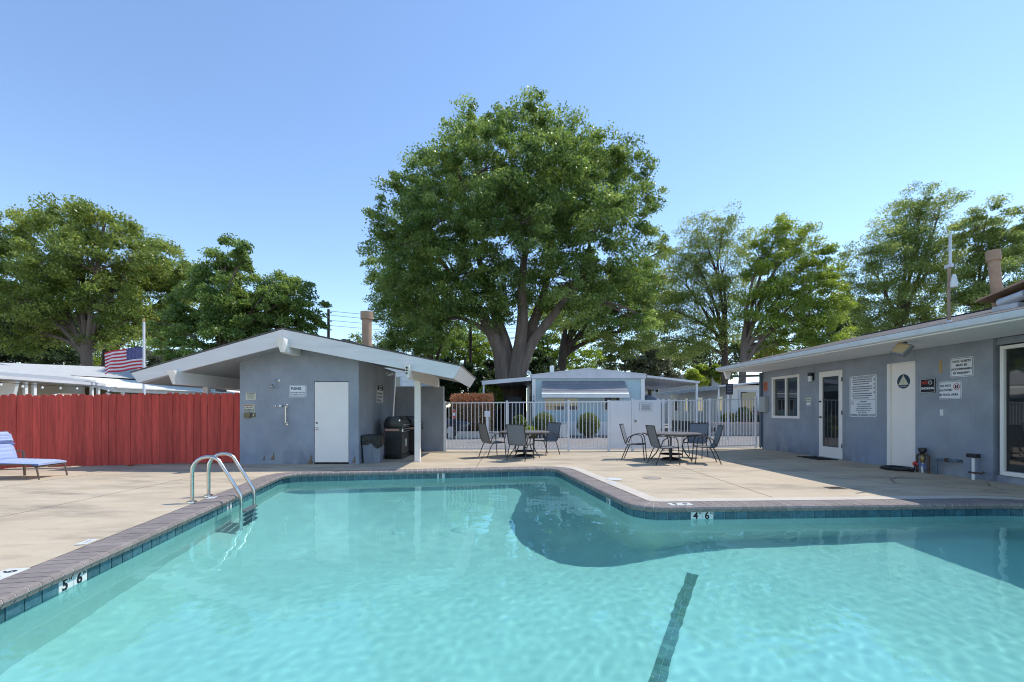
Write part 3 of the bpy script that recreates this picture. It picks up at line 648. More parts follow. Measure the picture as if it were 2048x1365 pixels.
def pad(nm, p0, p1, th, w, mt, par, n=9):
    p0, p1 = Vector(p0), Vector(p1); d = p1-p0; nrm = Vector((-d.z, 0, d.x)).normalized(); nrm = nrm if nrm.z > 0 or nrm.x > 0 else -nrm
    m = MB(); V = []; U = 13
    for i in range(n*3+1):
        f = i/(n*3); lump = abs(math.sin(math.pi*i/3))*.012
        for j in range(U):
            g = -1+2*j/(U-1); ed = (1-abs(g)**5); V.append(tuple(p0+d*f+Vector((0, g*w/2, 0))+nrm*(th*(.45+.55*ed*min(1, 6*f+.35, 6*(1-f)+.35))+lump*ed)))
    b = len(V)
    for i in range(n*3+1):
        for j in range(U): V.append(tuple(p0+d*(i/(n*3))+Vector((0, (-1+2*j/(U-1))*w/2, 0))))
    F = []
    for s in (0, b):
        for i in range(n*3):
            for j in range(U-1): F.append((s+i*U+j, s+i*U+j+1, s+(i+1)*U+j+1, s+(i+1)*U+j))
    for i in range(n*3):
        for j in (0, U-1): F.append((i*U+j, (i+1)*U+j, b+(i+1)*U+j, b+i*U+j))
    for j in range(U-1):
        for i in (0, n*3): F.append((i*U+j, i*U+j+1, b+i*U+j+1, b+i*U+j))
    m.add(V, F); o = m.build(nm, mt, par, smooth=True)
    return o
sc_ = pad('seat_cushion', (-.93, 0, .305), (.02, 0, .275), .065, .60, cushion_m, t)
MB().box((-.455, -.302, .305), (.95, .008, .025), Matrix.Rotation(R_(1.8), 3, 'Y')).build('piping', blue_m, sc_)
bc = pad('back_cushion', (-.95, 0, .33), (-1.16, 0, .90), .07, .60, cushion_m, t, 7)
MB().box((-1.02, 0, .66), (.05, .60, .03), Matrix.Rotation(R_(-20), 3, 'Y')).build('strap', blue_m, bc)
pad('head_pillow', (-1.035, 0, .70), (-1.09, 0, .86), .085, .55, cushion_m, t, 3)

# ================================================================== DECK FITTINGS
def on_deck(nm, label, cat, x, y, rz=0, group=None): return thing(nm, label, cat, (x, y, .002), rz, group)
for lab, x, y, rz, chars in (('white deck depth tile reading 5 6 at the lower left', -3.86, 3.48, R_(100), '5 6'), ('white deck depth tile midway along the left coping', -4.03, 4.36, R_(100), ''), ('white deck depth tile between the ladder feet', -4.30, 6.60, R_(100), ''),
                       ('white deck depth tile reading 4 6 behind the inner pool corner', 2.24, 6.13, R_(185), '4 6'), ('white deck depth tile beside the right coping near the skimmer lid', 1.72, 7.90, R_(-82), '')):
    t = on_deck('depth_marker', lab, 'depth marker', x, y, rz, 'deck depth markers')
    sz = 1 if chars else .6
    MB().bb((-.15*sz, -.075*sz, .002), (.15*sz, .075*sz, .007)).build('tile', white_tile, t)
    if chars:
        for q, ch in enumerate(chars.split()):
            me = text_mesh(ch, .125, black_print, bold=.003); me.transform(Matrix.Rotation(R_(-90), 4, 'X')); o = place('numeral', me, t); o.location = (-.07+.14*q, 0, .009)
    else: MB().bb((-.05, -.01, .0075), (.05, -.004, .0085)).build('printed_line', grey_print, t)
t = on_deck('skimmer_lid', 'round white skimmer lid set in the deck right of the pool', 'skimmer lid', 1.86, 8.38)
MB().lathe([(.15, .002), (.15, .008), (.12, .011)], 28).build('lid', white_tile, t); m = MB(); ring([(.17*math.cos(a*.2244), .17*math.sin(a*.2244)) for a in range(28)], .02, -.006, -.003, m); o = m.build('rim', grey_print, t); o.rotation_euler = (R_(90), 0, 0)
t = on_deck('deck_grate', 'small dark drain plate in the deck at the shadow edge', 'drain', 5.22, 7.43)
MB().bb((-.13, -.1, .001), (.13, .1, .006)).build('plate', M('dark_plate', (.10, .085, .075), .6), t)
for q in range(5): MB().bb((-.1, -.07+.034*q, .0065), (.1, -.06+.034*q, .0085)).build('slot', black_print, t)
t = on_deck('round_cover', 'round stained concrete cover in the deck near the skimmer lid', 'cover', 2.6, 8.55)
MB().lathe([(.17, .001), (.17, .005)], 24).build('lid', M('stained_lid', (.36, .31, .25), .9), t)

# ================================================================== TABLES AND CHAIRS
def make_chair():
    t = thing('patio_chair', 'x', 'chair', (0, 0, 0))           # faces -y, legs' feet at z=0
    W = .25
    for s in (-1, 1):
        MB().tube([(s*W, -.27, .0), (s*W, -.235, .39), (s*W, -.22, .55), (s*W, -.18, .625), (s*W, -.10, .65), (s*W, .02, .635), (s*W, .13, .56), (s*W, .19, .42)], .0125, 8).build('front_leg', bronze_frame, t, smooth=True)
        MB().tube([(s*W*.97, -.25, .405), (s*W*.97, -.1, .395), (s*W*.97, .14, .385), (s*W*.97, .20, .42), (s*W*.97, .26, .60), (s*W*.97, .34, .90)], .0125, 8).build('side_rail', bronze_frame, t, smooth=True)
        MB().tube([(s*W*.98, .12, .39), (s*W*.98, .18, .30), (s*W*.98, .30, .0)], .0125, 8).build('rear_leg', bronze_frame, t, smooth=True)
    MB().tube([(-W*.97, .34, .90), (W*.97, .34, .90)], .0125, 8).build('top_bar', bronze_frame, t)
    MB().tube([(-W*.97, -.25, .40), (W*.97, -.25, .40)], .0125, 8).build('seat_bar', bronze_frame, t)
    prof = [(-.25, .408), (-.1, .392), (.08, .380), (.145, .386), (.195, .42), (.255, .60), (.335, .90)]
    m = MB(); w = W*.955; k = len(prof)
    vs = [(s*w, y+e*.0035, z+e*.005) for e in (1, -1) for y, z in prof for s in (-1, 0, 1)]
    for e in range(2):
        for i in range(k): vs[e*3*k+i*3+1] = (0, vs[e*3*k+i*3+1][1]+.012, vs[e*3*k+i*3+1][2]-.012)
    F = []
    for i in range(k-1):
        for j in range(2):
            a = i*3+j; F.append((a, a+1, a+4, a+3)); b = 3*k+a; F.append((b, b+3, b+4, b+1))
    for i in range(k-1):
        for j in (0, 2): a = i*3+j; F.append((a, a+3, 3*k+a+3, 3*k+a))
    for j in range(2):
        for i in (0, k-1): a = i*3+j; F.append((a, a+1, 3*k+a+1, 3*k+a))
    m.add(vs, F); m.build('sling', sling_m, t, smooth=True)
    return t
chair0 = make_chair()
CH = [(-.52, 12.42, (.86, .5), 'grey sling patio chair left of the left-hand table, facing right'),
      (.22, 11.66, (.42, .9), 'grey sling patio chair with its back to the pool at the left-hand table'),
      (.98, 13.15, (-.75, -.66), 'grey sling patio chair at the far right of the left-hand table'),
      (3.16, 11.85, (.92, -.38), 'pale lit patio chair at the left end of the right-hand table'),
      (3.56, 10.78, (1, .1), 'grey sling patio chair nearest the pool at the right-hand table, facing right'),
      (4.92, 12.35, (-.62, -.78), 'grey sling patio chair behind the right-hand table, in front of the fence'),
      (4.62, 10.98, (-1, .22), 'grey sling patio chair at the right end of the right-hand table, facing left')]
for i, (x, y, f, lab) in enumerate(CH):
    o = chair0 if i == 0 else copy_tree(chair0)
    o.location = (x, y, .001); o.rotation_euler = (0, 0, math.atan2(f[0], -f[1])); tag(o, lab, 'chair', 'patio chairs round the two tables')
def make_table(label, x, y, rad, rz):
    t = thing('patio_table', label, 'table', (x, y, .001), rz, 'round patio tables')
    MB().lathe([(rad-.03, .655), (rad, .66), (rad, .685), (rad-.02, .69)], 48).build('tabletop', M('grey_tabletop', (.20, .175, .165), .35, .15, 5), t, smooth=True)
    MB().lathe([(rad-.1, .62), (rad-.1, .654)], 40).build('apron', bronze_frame, t, smooth=True)
    for k in range(4):
        a = R_(45+90*k); c, s = math.cos(a), math.sin(a)
        MB().tube([(c*.46, s*.46, .64), (c*.30, s*.30, .50), (c*.27, s*.27, .34), (c*.36, s*.36, .16), (c*.50, s*.50, .0)], .015, 8).build('leg', bronze_frame, t, smooth=True)
    MB().lathe([(.285, .14), (.285, .16), (.265, .16), (.265, .14)], 28).build('stretcher_ring', bronze_frame, t)
    b = thing('umbrella_base', 'x', 'umbrella base', (x, y, .001), 0, 'umbrella bases under the tables')
    MB().lathe([(.25, 0), (.25, .025), (.21, .05), (.06, .07), (.035, .08), (.03, .30), (.026, .31)], 28).build('weight', black_metal, b, smooth=True); MB().box((.04, 0, .25), (.05, .015, .02)).build('screw_knob', black_metal, b)
    return b
tag(make_table('round dark patio table on the left, with three chairs', .34, 12.58, .68, R_(10)), 'round black umbrella base under the left-hand table', 'umbrella base', 'umbrella bases under the tables')
tag(make_table('round dark patio table on the right, with four chairs', 4.05, 11.72, .72, R_(25)), 'round black umbrella base under the right-hand table', 'umbrella base', 'umbrella bases under the tables')

# ================================================================== WHITE PICKET RAILING
def railing(name, label, A, B, z0, z1, gap, posts, zb=.1):
    A, B = Vector(A), Vector(B); d = B-A; L = d.length; rz = math.atan2(d.y, d.x)
    t = thing(name, label, 'fence', (A.x, A.y, 0), rz, 'white metal railings')
    top = lambda s: z0+(z1-z0)*s/L
    for s in posts:
        MB().box((s*L, 0, top(s*L)/2+.01), (.058, .058, top(s*L)+.02)).build('post', white_metal, t)
        MB().box((s*L, 0, top(s*L)+.028), (.066, .066, .015)).build('post_cap', white_metal, t)
    for nm, dz in (('top_rail', 0), ('bottom_rail', None)):
        za, zb_ = (z0-.02, z1-.02) if dz == 0 else (zb, zb)
        MB().bar((.0, 0, za), (L, 0, zb_), .03, .035).build(nm, white_metal, t)
    pm = MB().box((0, 0, .5), (.019, .019, 1)).mesh('picket', white_metal)
    n = int(L/gap)
    for i in range(1, n):
        s = i*L/n
        if min(abs(s-q*L) for q in posts) < .05: continue
        o = place('picket', pm, t); o.location = (s, 0, zb-.02); o.scale = (1, 1, top(s)-zb)
    return t
railing('white_railing', 'white metal picket railing between the bath house and the solid gate', (-2.05, 14.12), (2.98, 14.2), 1.51, 1.55, .114, (0, .376, .754, 1))
railing('white_railing', 'white metal picket railing between the solid gate and the right building', (4.68, 14.42), (8.12, 15.32), 1.58, 1.66, .118, (.02, .08, .5, 1))
g_ = thing('solid_gate', 'white solid sheet metal gate with a notice between the two railings', 'gate', (3.0, 14.22, 0), math.atan2(.17, 1.66))
MB().bb((.02, -.012, .13), (.70, .012, 1.565)).build('fixed_panel', white_metal, g_); MB().bb((.79, -.012, .13), (1.66, .012, 1.585)).build('gate_panel', white_metal, g_)
MB().bb((.715, -.03, 0), (.775, .03, 1.62)).build('post', white_metal, g_)
MB().bb((.02, -.03, .085), (.70, .03, .12)).build('bottom_rail', white_metal, g_); MB().bb((.79, -.03, .085), (1.66, .03, .12)).build('bottom_rail', white_metal, g_)
o = MB().lathe([(.04, 0), (.03, .03), (.035, .06)], 14).build('latch', chrome, g_, smooth=True); o.location = (.825, -.012, .93); o.rotation_euler = (R_(90), 0, 0)
sign('gate_notice', 'small framed notice on the white solid gate', (4.16, 14.22+.17*.70-.02, 1.37), math.atan2(.17, 1.66), .43, .28, white_metal, black_print, (), .03, bars=[(0, .085-.034*q, .32-.05*(q % 2), .014, grey_print) for q in range(6)])

# ================================================================== RIGHT BUILDING (local x along the wall towards the camera, y into the building)
U = Vector((.0369, -.9993)); RTH = math.atan2(U.y, U.x); W0 = Vector((8.26, 15.2, 0))
rb = thing('club_house', 'blue-grey stucco club house with deep white eaves on the right', 'building', tuple(W0), RTH)
def RW(s, out, z): n = Vector((-.9993, -.0369, 0)); return W0+Vector((U.x, U.y, 0))*s+n*out+Vector((0, 0, z))
ZT = 2.53; LEN = 13.0
WIN = (.57, 1.89, 1.02, 2.31); GD = (2.69, 3.53, .03, 2.30); WD = (4.86, 5.55, .03, 2.30); SG = (7.14, 9.6, .16, 2.38)
# front wall in panels round its openings
def wp(x0, x1, z0, z1): MB().bb((x0, 0, z0), (x1, .16, z1)).build('wall', stucco, rb)
e = .0015
for a, b in ((0, WIN[0]), (WIN[1], GD[0]), (GD[1], WD[0]), (WD[1], 7.06)): wp(a, b-e if b < 7 else b, 0, ZT)
wp(WIN[0], WIN[1]-e, 0, WIN[2]); wp(WIN[0], WIN[1]-e, WIN[3], ZT); wp(GD[0], GD[1]-e, GD[3], ZT); wp(WD[0], WD[1]-e, WD[3], ZT)
MB().bb((7.062, .06, SG[3]+.03), (LEN, .2, ZT)).build('wall', stucco, rb); MB().bb((7.062, .06, 0), (LEN, .2, .12)).build('sill_wall', stucco, rb); MB().bb((9.62, .06, .121), (LEN, .2, SG[3]+.029)).build('wall', stucco, rb)
MB().bb((0, .161, 0), (.16, 8.5, ZT)).build('end_wall', stucco, rb); MB().bb((LEN-.16, .201, 0), (LEN, 8.5, ZT)).build('end_wall', stucco, rb); MB().bb((.161, 8.34, 0), (LEN-.161, 8.5, ZT)).build('rear_wall', stucco, rb)
MB().bb((.17, .21, 0), (LEN-.17, 8.3, .02)).build('interior_floor', M('interior_floor', (.12, .10, .09), .6), rb)
# eaves: soffit, fascia, gutter, low roof
OV = 1.42; RS = .222
MB().bb((-.02, -OV, ZT+.001), (LEN+.4, .0, ZT+.03)).build('soffit', M('cream_soffit', (.88, .85, .80), .7, .03, 1.5), rb)
MB().bb((-.02, -OV-.025, ZT-.0), (LEN+.4, -OV-.001, ZT+.13)).build('fascia', trim_white, rb)
MB().prism([(-OV-.026, ZT+.02), (-OV-.10, ZT+.03), (-OV-.125, ZT+.075), (-OV-.125, ZT+.125), (-OV-.11, ZT+.125), (-OV-.026, ZT+.11)], -.04, LEN+.4, axis='x').build('gutter', M('pale_gutter', (.60, .64, .66), .45, .08, 3), rb, smooth=True)
RZ0 = ZT+.145; RY = 3.6
def roofslab(nm, y0, z0, y1, z1, th, mt): MB().prism([(y0, z0), (y1, z1), (y1, z1-th), (y0, z0-th)], -.06, LEN+.4, axis='x').build(nm, mt, rb)
roofslab('roof', -OV-.06, RZ0, RY, RZ0+RS*(RY+OV), .04, shingle); roofslab('roof', RY+.001, RZ0+RS*(RY+OV), 8.9, RZ0+RS*(2*RY+OV-8.9), .04, shingle)
MB().prism([(-OV, ZT+.135), (RY, ZT+.10+RS*(RY+OV)), (8.5, ZT+.05), (8.5, ZT+.031), (-OV, ZT+.031)], -.03, .1, axis='x').build('gable_infill', trim_white, rb)
MB().box((LEN/2, RY, RZ0+RS*(RY+OV)+.012), (LEN+.4, .14, .02)).build('ridge_cap', M('ridge_cap', (.06, .055, .075), .7), rb)
MB().prism([(-OV+.1, ZT), (-OV+.34, ZT), (-OV+.26, ZT-.24), (-OV+.18, ZT-.24)], .03, .13, axis='x').build('bracket', trim_white, rb)
MB().bar((.05, -OV+.3, ZT-.16), (.05, -.0, ZT-.12), .05, .07).build('end_beam', M('grey_beam', (.16, .2, .23), .7), rb)
MB().tube([(.02, -.055, ZT-.03), (.02, -.055, .32), (.02, -.055, .05)], .045, 12).build('downspout', M('slate_pipe', (.10, .14, .18), .6), rb, smooth=True)
# window, glazed door, plain door, sliding glass door
m = MB(); x0, x1, z0, z1 = WIN
w_ = thing  # (parts below hang on the building)
fr = MB().bb((x0, -.025, z0), (x0+.075, .08, z1)).bb((x1-.075, -.025, z0), (x1, .08, z1)).bb((x0+.0751, -.025, z1-.075), (x1-.0751, .08, z1)).bb((x0+.0751, -.025, z0), (x1-.0751, .08, z0+.075)).build('window', trim_white, rb)
MB().bb(((x0+x1)/2-.03, .0, z0+.076), ((x0+x1)/2+.03, .07, z1-.076)).build('mullion', trim_white, fr)
for a, b in ((x0+.076, (x0+x1)/2-.031), ((x0+x1)/2+.031, x1-.076)): MB().bb((a, .045, z0+.076), (b, .052, z1-.076)).build('pane', glass_dark, fr)
x0, x1, z0, z1 = GD
d = MB().bb((x0+.005, -.012, z0), (x0+.125, .04, z1-.005)).bb((x1-.125, -.012, z0), (x1-.005, .04, z1-.005)).bb((x0+.1251, -.012, z1-.15), (x1-.1251, .04, z1-.005)).bb((x0+.1251, -.012, z0), (x1-.1251, .04, z0+.27)).build('glazed_door', door_white, rb)
MB().bb((x0+.126, .012, z0+.271), (x1-.126, .018, z1-.151)).build('pane', glass_dark, d)
for z in (1.08, 1.5): o = MB().lathe([(.028, 0), (.024, .01), (.012, .02), (.014, .05)], 12).build('lock', black_metal, d); o.location = (x0+.06, -.012, z); o.rotation_euler = (R_(90), 0, 0)
MB().tube([(x0+.06, -.055, 1.08), (x0+.19, -.06, 1.08)], .011, 8).build('lever', black_metal, d)
for z in (.35, 1.2, 2.05): MB().box((x1-.006, -.018, z), (.018, .014, .10)).build('hinge', black_metal, d)
MB().bb((x0, -.05, .001), (x1, .1, .029)).build('threshold', alum, rb)
x0, x1, z0, z1 = WD
d = MB().bb((x0+.08, .035, z0), (x1-.004, .08, z1-.03)).build('plain_door', door_white, rb); MB().bb((x0+.001, -.012, .003), (x0+.078, .10, z1-.001)).build('door_jamb', trim_white, rb); MB().bb((x0+.0785, -.006, z1-.029), (x1-.001, .10, z1-.001)).build('door_head', trim_white, rb)
MB().bb((x0+.08, .02, .002), (x1-.004, .1, .028)).build('door_gap', dark_gap, rb)
x0, x1, z0, z1 = SG
fr = MB().bb((x0, .03, z0-.03), (x0+.06, .12, z1)).bb((x1-.06, .03, z0-.03), (x1, .12, z1)).bb((x0+.0601, .03, z1-.06), (x1-.0601, .12, z1)).bb((x0+.0601, .0, z0-.03), (x1-.0601, .12, z0+.04)).build('sliding_door', trim_white, rb)
for a, b, y in ((x0+.061, (x0+x1)/2+.03, .085), ((x0+x1)/2-.03, x1-.061, .055)):
    MB().bb((a, y, z0+.041), (b, y+.006, z1-.061)).build('pane', glass_dark, fr); 
MB().bb((x0+.061, .08, z0+.041), (x0+.10, .1, z1-.061)).build('stile', black_metal, fr)
# wall fittings (things of their own)
def onwall(nm, label, cat, s, z, out=0, group=None): p = RW(s, out, z); return thing(nm, label, cat, tuple(p), RTH, group)
def wsign(nm, label, s0, s1, z0, z1, **k): p = RW((s0+s1)/2, .002, (z0+z1)/2); return sign(nm, label, tuple(p), RTH, s1-s0, z1-z0, **k)
sign_bars = [(-.02-.03*(q % 3 == 2), .40-.052*q-.012*(q//3), .60-.12*(q % 3 == 2), .022, grey_print) for q in range(9)]
t = wsign('pool_rules_sign', 'large white pool rules sign between the glazed and plain doors', 3.77, 4.58, 1.10, 2.095, border=navy_print, r=.05, inset=.02, bars=sign_bars+[(0, -.085, .74, .006, navy_print), (.34, .38, .03, .05, grey_print), (.34, .28, .03, .04, grey_print), (.34, .19, .03, .05, grey_print), (.34, .08, .03, .05, grey_print)],
     lines=[('POOL ARTIFICIAL RESPIRATION', .042, 0, .445, navy_print, .001), ('WARNING', .045, .02, -.13, navy_print, .001), ('KEEP POOL GATE CLOSED', .036, .04, -.19, navy_print, .001), ('PLEASE USE RESTROOM &', .034, .04, -.245, navy_print, .001), ('SHOWER BEFORE USING POOL', .034, .04, -.295, navy_print, .001),
            ('POOL HOURS  8am - 9pm', .038, .02, -.345, navy_print, .001), ('POOL CAPACITY', .034, 0, -.395, navy_print, .001), ('WARNING - NO LIFEGUARD ON DUTY', .043, 0, -.45, navy_print, .0015)])
m = MB(); ring([(.042*math.cos(a*.2618), .042*math.sin(a*.2618)) for a in range(24)], .007, -.0105, -.0095, m); m.bar((-.028, -.01, .028), (.028, -.01, -.028), .006, .001); o = m.build('prohibition_symbol', navy_print, t); o.location = (-.31, 0, -.16)
t = wsign('guests_sign', 'white POOL GUESTS MUST BE ACCOMPANIED sign, highest on the wall', 6.30, 6.73, 1.89, 2.26, border=navy_print, r=.035, lines=[(b, .053, 0, z, black_print, .002) for b, z in (('POOL GUESTS', .112), ('MUST BE', .038), ('ACCOMPANIED', -.036), ('BY RESIDENT', -.11))])
t = wsign('no_pets_sign', 'white NO PETS ALLOWED sign below the pool guests sign', 6.08, 6.52, 1.475, 1.825, border=navy_print, r=.03, lines=[('NO PETS', .056, -.095, .085, navy_print, .002), ('ALLOWED', .056, -.09, 0, navy_print, .002), ('IN POOL AREA', .056, -.03, -.09, navy_print, .002)])
m = MB(); ring([(.062*math.cos(a*.2618), .062*math.sin(a*.2618)) for a in range(24)], .009, -.0115, -.0105, m); m.bar((-.042, -.011, .042), (.042, -.011, -.042), .009, .001); o = m.build('prohibition_ring', red_print, t); o.location = (.125, 0, .06)
m = MB(); m.box((-.018, -.0099, -.008), (.028, .001, .05)).box((.02, -.0099, -.005), (.024, .001, .055)).box((-.018, -.0099, .026), (.02, .001, .016)).box((.022, -.0099, .03), (.018, .001, .014)); o = m.build('animal_silhouette', black_print, t); o.location = (.125, 0, .06)
t = wsign('no_smoking_sign', 'black NO SMOKING sign with white frame beside the plain door', 5.67, 6.0, 1.615, 1.905, board=black_print, border=white_print, r=.006, inset=.008, lines=[('NO', .085, -.065, .06, red_print, .003), ('SMOKING', .062, 0, -.055, white_print, .002)])
m = MB(); ring([(.04*math.cos(a*.2618), .04*math.sin(a*.2618)) for a in range(24)], .007, -.0105, -.0095, m); m.bar((-.027, -.01, -.027), (.027, -.01, .027), .007, .001); o = m.build('prohibition_ring', white_print, t); o.location = (.055, 0, .062)
t = onwall('restroom_emblem', 'round dark restroom emblem with a cream triangle on the plain door', 'sign', 5.235, 1.885, -.035)
o = MB().lathe([(.155, 0), (.155, .006)], 36).build('disc', M('emblem_blue', (.02, .05, .09), .5), t); o.rotation_euler = (R_(90), 0, 0)
MB().prism([(-.125, -.075), (.125, -.075), (0, .14)], -.0095, -.0065).build('triangle', tan_board, t); o = place('lettering', text_mesh('RESTROOM', .03, white_print), t); o.location = (0, -.007, -.11)
MB().box((0, -.0102, -.03), (.02, .001, .06)).box((0, -.0102, .015), (.018, .001, .018)).build('figure', M('pale_figure', (.42, .45, .38), .6), t)
t = onwall('wall_lantern', 'small black topped wall lantern left of the glazed door', 'lamp', 2.45, 2.17)
MB().box((0, -.012, .02), (.10, .024, .2)).build('back_plate', black_metal, t); MB().lathe([(.06, .04), (.062, .12), (.035, .14)], 16, (0, -.09, 0)).build('cap', black_metal, t, smooth=True); MB().lathe([(.035, -.12), (.054, -.10), (.056, .038)], 16, (0, -.09, 0)).build('glass_jar', white_tile, t, smooth=True)
t = onwall('door_plaque', 'two small cream plaques beside the window', 'sign', 2.27, 1.5); MB().bb((-.11, -.01, .02), (.11, 0, .12)).build('upper_plate', tan_board, t); MB().bb((-.08, -.01, -.1), (.08, 0, -.01)).build('lower_plate', white_tile, t); MB().box((0, -.011, .07), (.15, .001, .02)).build('printed_line', grey_print, t)
t = onwall('fire_extinguisher_sign', 'small orange red sign at the far end of the club house wall', 'sign', .21, 2.04); MB().bb((-.1, -.008, -.15), (.1, 0, .15)).build('board', M('orange_board', (.55, .16, .08), .6), t); m = MB(); ring(rrect(.11, .2, .04), .02, -.0105, -.0085, m); m.build('symbol', M('dark_red', (.2, .02, .02), .6), t)
t = onwall('electric_box', 'grey electrical box with conduits at the corner of the club house', 'box', .17, 1.46); MB().bb((-.12, -.13, -.25), (.2, -.001, .25)).build('cabinet', M('box_grey', (.36, .37, .36), .6), t, bevel=.006); m = MB()
MB().tube([(-.16, -.06, .24), (-.16, -.06, .05), (-.10, -.08, -.02)], .016, 8).build('conduit', white_metal, t, smooth=True); MB().tube([(-.16, -.06, -.1), (-.16, -.06, -1.45)], .018, 8).build('conduit', M('slate_pipe', (.10, .14, .18)), t)
t = onwall('light_switch', 'small white switch plate on the wall below the no pets sign', 'switch', 6.12, 1.215); MB().bb((-.035, -.006, -.06), (.035, 0, .06)).build('plate', white_tile, t, bevel=.002); MB().bb((-.006, -.014, -.012), (.006, -.006, .012)).build('toggle', white_tile, t)
t = onwall('glue_patch', 'narrow strip of bare wood left on the wall by the guests sign', 'board', 6.1, 2.12); MB().prism(rrect(.055, .25, .02), -.006, 0).build('strip', M('bare_wood', (.46, .30, .12), .8), t)
p = RW(6.6, OV-.25, ZT); t = thing('eave_floodlight', 'square floodlight tilted down under the club house eave', 'light', tuple(p), RTH)
MB().tube([(0, 0, 0), (.0, -.05, -.08)], .02, 8).build('arm', black_metal, t); o = MB().box((0, 0, 0), (.30, .08, .24)).build('housing', M('floodlight_grey', (.2, .2, .2), .5), t, bevel=.01); o.location = (0, -.08, -.14); o.rotation_euler = (R_(-35), R_(18), 0)
q = MB().box((0, -.042, 0), (.25, .006, .19)).build('lens', M('amber_lens', (.48, .34, .17), .3), o)
# rooftop things
p = RW(6.97, .72, RZ0+RS*(OV-.72)); t = thing('antenna_mast', 'thin antenna mast with a grey whip on the club house roof', 'antenna', tuple(p), RTH)
MB().tube([(0, 0, -.04), (0, 0, 1.06)], .026, 10).build('mast', M('rusty_mast', (.33, .24, .17), .7, .2, 9), t); MB().tube([(.02, 0, 1.0), (.02, 0, 1.56)], .022, 10).build('whip', alum, t); MB().box((.0, -.0, 1.0), (.12, .06, .06)).build('clamp', alum, t)
MB().lathe([(.05, .60), (.055, .66), (.03, .80), (.02, .83)], 14, (.09, 0, 0)).build('radome', white_tile, t, smooth=True); m = MB(); m.tube([(.05+.075*math.cos(a*.4), 0, .45+.075*math.sin(a*.4)) for a in range(17)], .008, 6); m.build('cable_coil', black_metal, t); MB().lathe([(.09, -.05), (.04, .03)], 12).build('boot', alum, t)
p = RW(7.2, -.35, RZ0+RS*(OV+.35)); t = thing('roof_hood', 'rusty louvred hood with vent duct on the club house roof', 'vent hood', tuple(p), RTH)
MB().bb((-.2, -.2, -.1), (1.3, .5, .19)).build('box', M('rusty_tin', (.21, .17, .14), .8, .2, 6), t); MB().prism([(-.42, .19), (.35, .36), (1.5, .30), (1.5, .26), (.35, .32), (-.42, .165)], -.4, .65).build('cover', vent_tan, t); MB().tube([(-.02, -.35, .05), (.38, -.35, .12)], .085, 16).build('duct', alum, t, smooth=True); MB().bb((-.1, -.42, -.1), (.3, -.26, .0)).build('flashing', alum, t)
p = RW(6.76, -.42, RZ0+RS*(OV+.42)); t = thing('rusty_chimney', 'leaning rusty chimney pipe with a collar on the club house roof', 'chimney', tuple(p), RTH)
MB().tube([(.02, 0, .0), (-.07, 0, 1.0)], .082, 18).build('pipe', vent_tan, t, smooth=True); MB().tube([(-.065, 0, .94), (-.08, 0, 1.13)], .105, 18).build('collar', vent_tan, t, smooth=True)
# things at the foot of the wall
p = RW(3.1, .36, .003); t = thing('door_mat', 'black door mat in front of the glazed door', 'mat', tuple(p), RTH); MB().bb((-.42, -.26, 0), (.42, .26, .014)).build('mat', M('rubber_mat', (.012, .012, .013), .9, .2, 60, bump=.4), t); m = MB(); ring(rrect(.84, .52, .01), .02, -.017, -.0145, m); o = m.build('rim', black_metal, t); o.rotation_euler = (R_(90), 0, 0); o.scale = (1, 1, 1)
t = thing('backflow_valve', 'rusty backflow valve and pipes with a red handle below the no smoking sign', 'plumbing', tuple(RW(5.88, .16, 0)), RTH)
MB().tube([(-.12, 0, 0), (-.12, 0, .33), (-.09, 0, .36), (.10, 0, .36), (.13, 0, .33), (.13, 0, 0)], .022, 10).build('loop_pipe', rust, t, smooth=True)
MB().lathe([(.03, .36), (.045, .40), (.07, .43), (.07, .49), (.05, .50)], 14).build('valve_cap', black_metal, t, smooth=True); MB().lathe([(.035, .2), (.05, .25), (.05, .31), (.03, .35)], 12).build('valve_body', M('brass', (.30, .20, .10), .4, metal=.7), t, smooth=True)
o = MB().lathe([(.045, -.02), (.055, 0), (.045, .02)], 10).build('red_handle', red_print, t); o.location = (-.12, -.04, .16); o.rotation_euler = (R_(90), 0, 0)
MB().tube([(0, 0, .22), (0, -.01, .06), (0, 0, 0)], .02, 10).build('pvc_pipe', white_tile, t); MB().tube([(-.10, -.02, .16), (.0, -.04, .18), (.1, -.02, .1)], .018, 8).build('hose_tail', blue_m, t, smooth=True)
t = thing('elbow_pipe', 'dark pipe with an elbow running from the deck into the wall', 'pipe', tuple(RW(6.14, .13, 0)), RTH)
MB().tube([(0, 0, 0), (0, 0, .27), (.03, 0, .30), (.34, 0, .30), (.37, .03, .30), (.37, .13, .30)], .028, 10).build('pipe', M('slate_pipe', (.10, .14, .18)), t, smooth=True); MB().tube([(.19, 0, .30), (.25, 0, .30)], .038, 12).build('coupling', rust, t)
t = thing('capped_standpipe', 'short capped standpipe with a low spigot at the end of the wall', 'pipe', tuple(RW(6.86, .15, 0)), RTH)
MB().tube([(0, 0, 0), (0, 0, .40)], .026, 10).build('pipe', white_metal, t); MB().tube([(-.035, .02, 0), (-.035, .02, .40)], .022, 10).build('pipe', black_metal, t); MB().box((0, 0, .435), (.17, .1, .07)).build('cap', black_metal, t, bevel=.008); MB().tube([(-.06, -.02, .13), (.16, -.02, .13), (.17, .02, .16)], .018, 8).build('spigot', rust, t)
t = thing('garden_hose', 'black garden hose coiled on the deck below the valve', 'hose', tuple(RW(5.50, .36, 0)), RTH); pts = []
for k in range(190):
    a = k*.21; lay = k/30; r = .33-.022*(lay % 3)+.012*math.sin(a*.37); pts.append((r*math.cos(a)-.02*math.sin(lay), .62*r*math.sin(a), .016+.016*min(3, lay/1.8)+.004*math.sin(a*2.3)))
